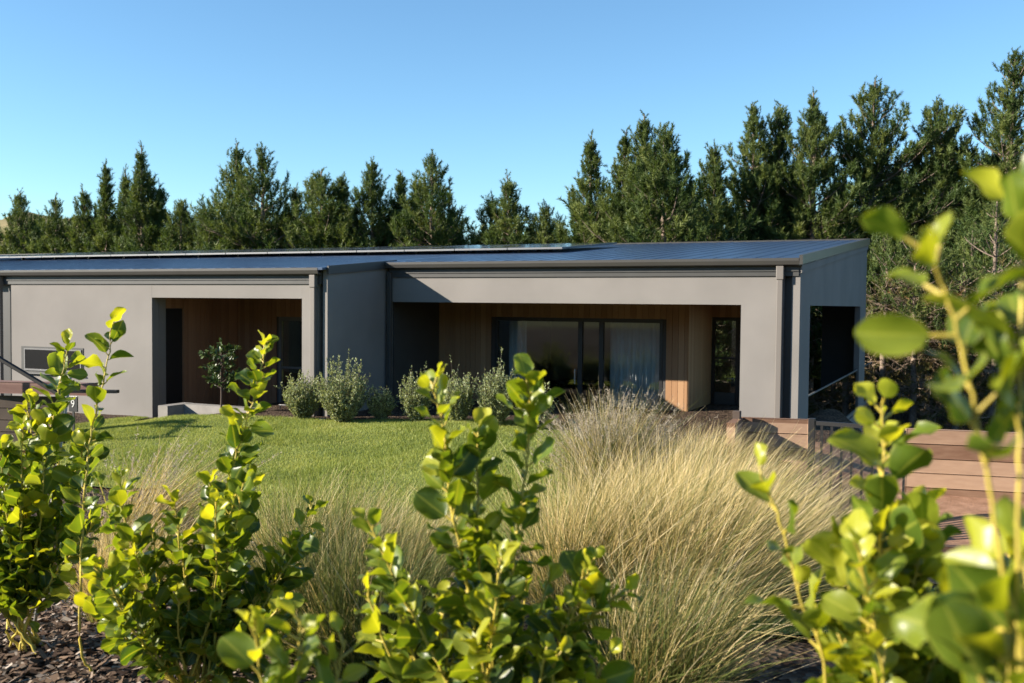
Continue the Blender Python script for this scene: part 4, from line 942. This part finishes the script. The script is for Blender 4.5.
# ------------------------------------------------------------------ foreground broadleaf shrubs
def shrub(label, px0, d, stems, seed, leaf=.085, name='leafy_shrub', group='glossy green shrubs in the near bed', tb=0.0):  # tb raises the leaf tint, a painted stand-in for backlit glow
    """stems: list of (list of (px,py,dd) from tip to root, leaf start fraction, density)"""
    r = np.random.default_rng(seed); B = gpt(px0, d); B = B.astype(float); paths, radii, LP, LD, LN, LL, LT, PE = [], [], [], [], [], [], [], []
    for st, f0, dens in stems:
        ctrl = np.array([at(px, py, d+dd) for px, py, dd in st])[::-1]
        if ctrl[0][2] > B[2]+.08:
            foot = B+np.array([r.normal(0, .05), r.normal(0, .05), 0]); ctrl = np.vstack([foot, ctrl])
            if len(ctrl) >= 3: f0 = f0
        # resample with catmull-rom
        n = len(ctrl); ext = np.vstack([2*ctrl[0]-ctrl[1], ctrl, 2*ctrl[-1]-ctrl[-2]]); pts = []
        for i in range(n-1):
            p0, p1, p2, p3 = ext[i:i+4]
            for tt in np.linspace(0, 1, 8, endpoint=False): pts.append(.5*((2*p1)+(-p0+p2)*tt+(2*p0-5*p1+4*p2-p3)*tt**2+(-p0+3*p1-3*p2+p3)*tt**3))
        pts.append(ctrl[-1]); pts = np.array(pts); pts[1:-1] += r.normal(0, .0007*d, pts[1:-1].shape)
        seg = np.linalg.norm(np.diff(pts, axis=0), axis=1); cum = np.concatenate([[0], np.cumsum(seg)]); Lt = cum[-1]
        paths.append(pts-B); radii.append(np.interp(cum, [0, Lt], [.0062, .0026])*(.78 if d < 2 else 1))
        s = Lt*f0; az = r.uniform(0, 6.28)
        while s < Lt:
            frac = (s-Lt*f0)/(Lt*(1-f0)+1e-6); q = np.array([np.interp(s, cum, pts[:, c]) for c in range(3)]); q2 = np.array([np.interp(min(s+.02, Lt+.02), cum, pts[:, c]) for c in range(3)]); T_ = unit(q2-q) if s+.02 < Lt else unit(pts[-1]-pts[-2])
            a_ = unit(np.cross(T_, [0, .3, 1.0])); b_ = np.cross(T_, a_); out_ = a_*math.cos(az)+b_*math.sin(az)
            near_tip = max(0, 1-(Lt-s)/.09)
            up = .85+.8*near_tip+r.normal(0, .15); D_ = unit(out_+T_*up+r.normal(0, .30, 3)); pe = .020*r.uniform(.6, 1.5)
            ll = leaf*r.uniform(.55, 1.15)*(1-.38*near_tip)
            LP.append(q+D_*pe-B); PE.append((q-B, q+D_*pe-B)); LD.append(D_); LN.append(unit(T_*.8-out_*.4+r.normal(0, .6, 3))); LL.append(ll); LT.append(np.clip(tb+.28+.42*near_tip+.2*frac+r.normal(0, .24), 0, 1))
            az += 2.4+r.normal(0, .3); s += r.uniform(.008, .027)/dens*(1-.35*near_tip)
    LP = np.array(LP); V, Fq = leaves_np(LP, np.array(LD), np.array(LN), np.array(LL), r, cup=.38, wave=.09)
    t = thing(name, label, 'shrub', B, group)
    np_mesh('leaves', V, Fq, M['griselinia'], t, attrs={'tint': np.repeat(LT, len(LX)), 'edge': np.tile(np.abs(LW), len(LP))}, smooth_=True)
    for a_, c_ in PE: paths.append(np.array([a_, c_])); radii.append(np.array([.0028, .0022]))
    W = tubes_np(paths, radii, 6); np_mesh('stems', W[0], W[1], M['stem'], t, smooth_=True)
def fan(cx0, cx1, y0, y1, n, seed, rootx, rooty, jit=.12):
    r = random.Random(seed); o = []
    for i in range(n):
        x = r.uniform(cx0, cx1); y = r.uniform(y0, y1); dd = r.uniform(-jit, jit); mx = (x*.55+rootx*.45)+r.uniform(-12, 12); my = (y+rooty)/2
        o.append(([(x, y, dd), (mx, my, dd*.6), (rootx+r.uniform(-15, 15), rooty, 0)], .25, .75))
    return o
shrub('leafy shrub at the far left with a tall sprig in front of the slot window', 25, 4.6, [
    ([(68, 345, 0), (60, 385, 0), (48, 450, 0), (40, 520, 0), (28, 600, 0)], .68, .9), ([(28, 402, .1), (30, 450, .1), (25, 600, 0)], .35, .9), ([(85, 440, -.1), (70, 500, 0), (30, 600, 0)], .35, .9)]
    + fan(-30, 95, 420, 540, 14, 1, 22, 620), 1, leaf=.105)
shrub('slender leafy shrub whose open sprig reaches highest at the left', 95, 4.3, [
    ([(112, 322, 0), (106, 370, 0), (92, 430, 0), (84, 500, 0), (80, 640, 0)], .34, .62)], 2, leaf=.10)
shrub('dense leafy shrub left of the green based tussock, with a sprig before the entry tree', 190, 3.9, [
    ([(266, 342, 0), (255, 395, 0), (235, 460, 0), (222, 540, 0), (205, 660, 0)], .42, 1.2), ([(236, 428, .1), (228, 500, .05), (210, 640, 0)], .3, .85), ([(312, 505, 0), (290, 560, 0), (220, 680, 0)], .3, .8),
    ([(120, 478, 0), (130, 540, 0), (180, 680, 0)], .3, .9)] + fan(85, 300, 480, 620, 32, 3, 190, 700, .22), 3, leaf=.092)
shrub('leafy shrub in the middle with two upright sprigs before the lawn', 495, 2.6, [
    ([(432, 382, 0), (445, 440, 0), (452, 510, 0), (470, 600, 0), (490, 760, 0)], .38, 1.35), ([(528, 378, -.05), (530, 430, 0), (522, 500, 0), (510, 600, 0), (495, 760, 0)], .38, 1.3),
    ([(368, 520, 0), (400, 590, 0), (450, 690, 0), (490, 800, 0)], .42, .9), ([(622, 592, 0), (590, 620, 0), (540, 690, 0), (500, 800, 0)], .42, .9), ([(478, 430, .08), (478, 520, .05), (488, 760, 0)], .40, 1.2)]
    + fan(350, 610, 560, 670, 20, 5, 495, 820, .18), 4, leaf=.085)
shrub('low blurred sprigs at the bottom, between the dense left shrub and the middle one', 285, 1.9, [
    ([(255, 628, 0), (262, 690, 0), (280, 800, 0)], .25, .8), ([(300, 612, 0), (296, 690, 0), (285, 800, 0)], .25, .8), ([(345, 640, 0), (330, 700, 0), (290, 800, 0)], .25, .8)], 6, leaf=.075)
shrub('blurred leafy shrub with a lone sprig reaching up before the golden tussocks', 850, 1.75, [
    ([(760, 475, 0), (780, 520, 0), (800, 600, 0), (830, 720, 0)], .40, .55), ([(882, 405, 0), (884, 470, 0), (880, 560, 0), (862, 720, 0)], .32, 1.2), ([(925, 505, .05), (915, 580, 0), (880, 760, 0)], .32, 1.1)]
    + fan(825, 1030, 535, 670, 24, 7, 900, 820, .25), 7, leaf=.085, tb=.14)
shrub('closest shrub at the right edge, its big blurred leaves crossing the pines', 1010, 1.0, [
    ([(925, 245, 0), (945, 290, 0), (962, 350, 0), (978, 430, 0), (1000, 560, 0), (1015, 800, 0)], .865, 1.0), ([(1020, 195, .05), (1022, 290, .03), (1020, 420, 0), (1018, 700, 0)], .85, .9),
    ([(970, 560, .15), (988, 630, .05), (1010, 760, 0)], .3, .5), ([(1022, 530, .15), (1016, 600, .05), (1010, 760, 0)], .3, .5), ([(945, 610, .1), (985, 690, 0), (1005, 850, 0)], .25, .5), ([(1030, 580, .05), (1025, 690, 0), (1015, 850, 0)], .3, .5)], 8, leaf=.088, tb=.12)
# small reddish plant at the far left
r_ = np.random.default_rng(77); P_ = gpt(12, 12.6); k_ = 900
D_ = unit(r_.normal(0, 1, (k_, 3))*np.array([1, 1, .6])+np.array([0, 0, .7])); B_ = D_*r_.uniform(.05, .42, (k_, 1))*np.array([1.3, 1.3, 1.0])
V_, F_ = leaves_np(B_, unit(D_+r_.normal(0, .5, (k_, 3))), r_.normal(0, 1, (k_, 3)), r_.uniform(.04, .08, k_), r_, wscale=.8)
M['red_leaf'] = leafy('reddish_leaves', [(0, (.10, .12, .03)), (.5, (.20, .12, .06)), (1, (.36, .20, .13))], trans=.25)
o = np_mesh('low_shrub', V_+P_, F_, M['red_leaf'], attrs={'tint': np.repeat(r_.uniform(0, 1, k_), len(LX))}, smooth_=True, loc=P_); tag(o, 'low reddish brown shrub below the top board at the far left', 'shrub')
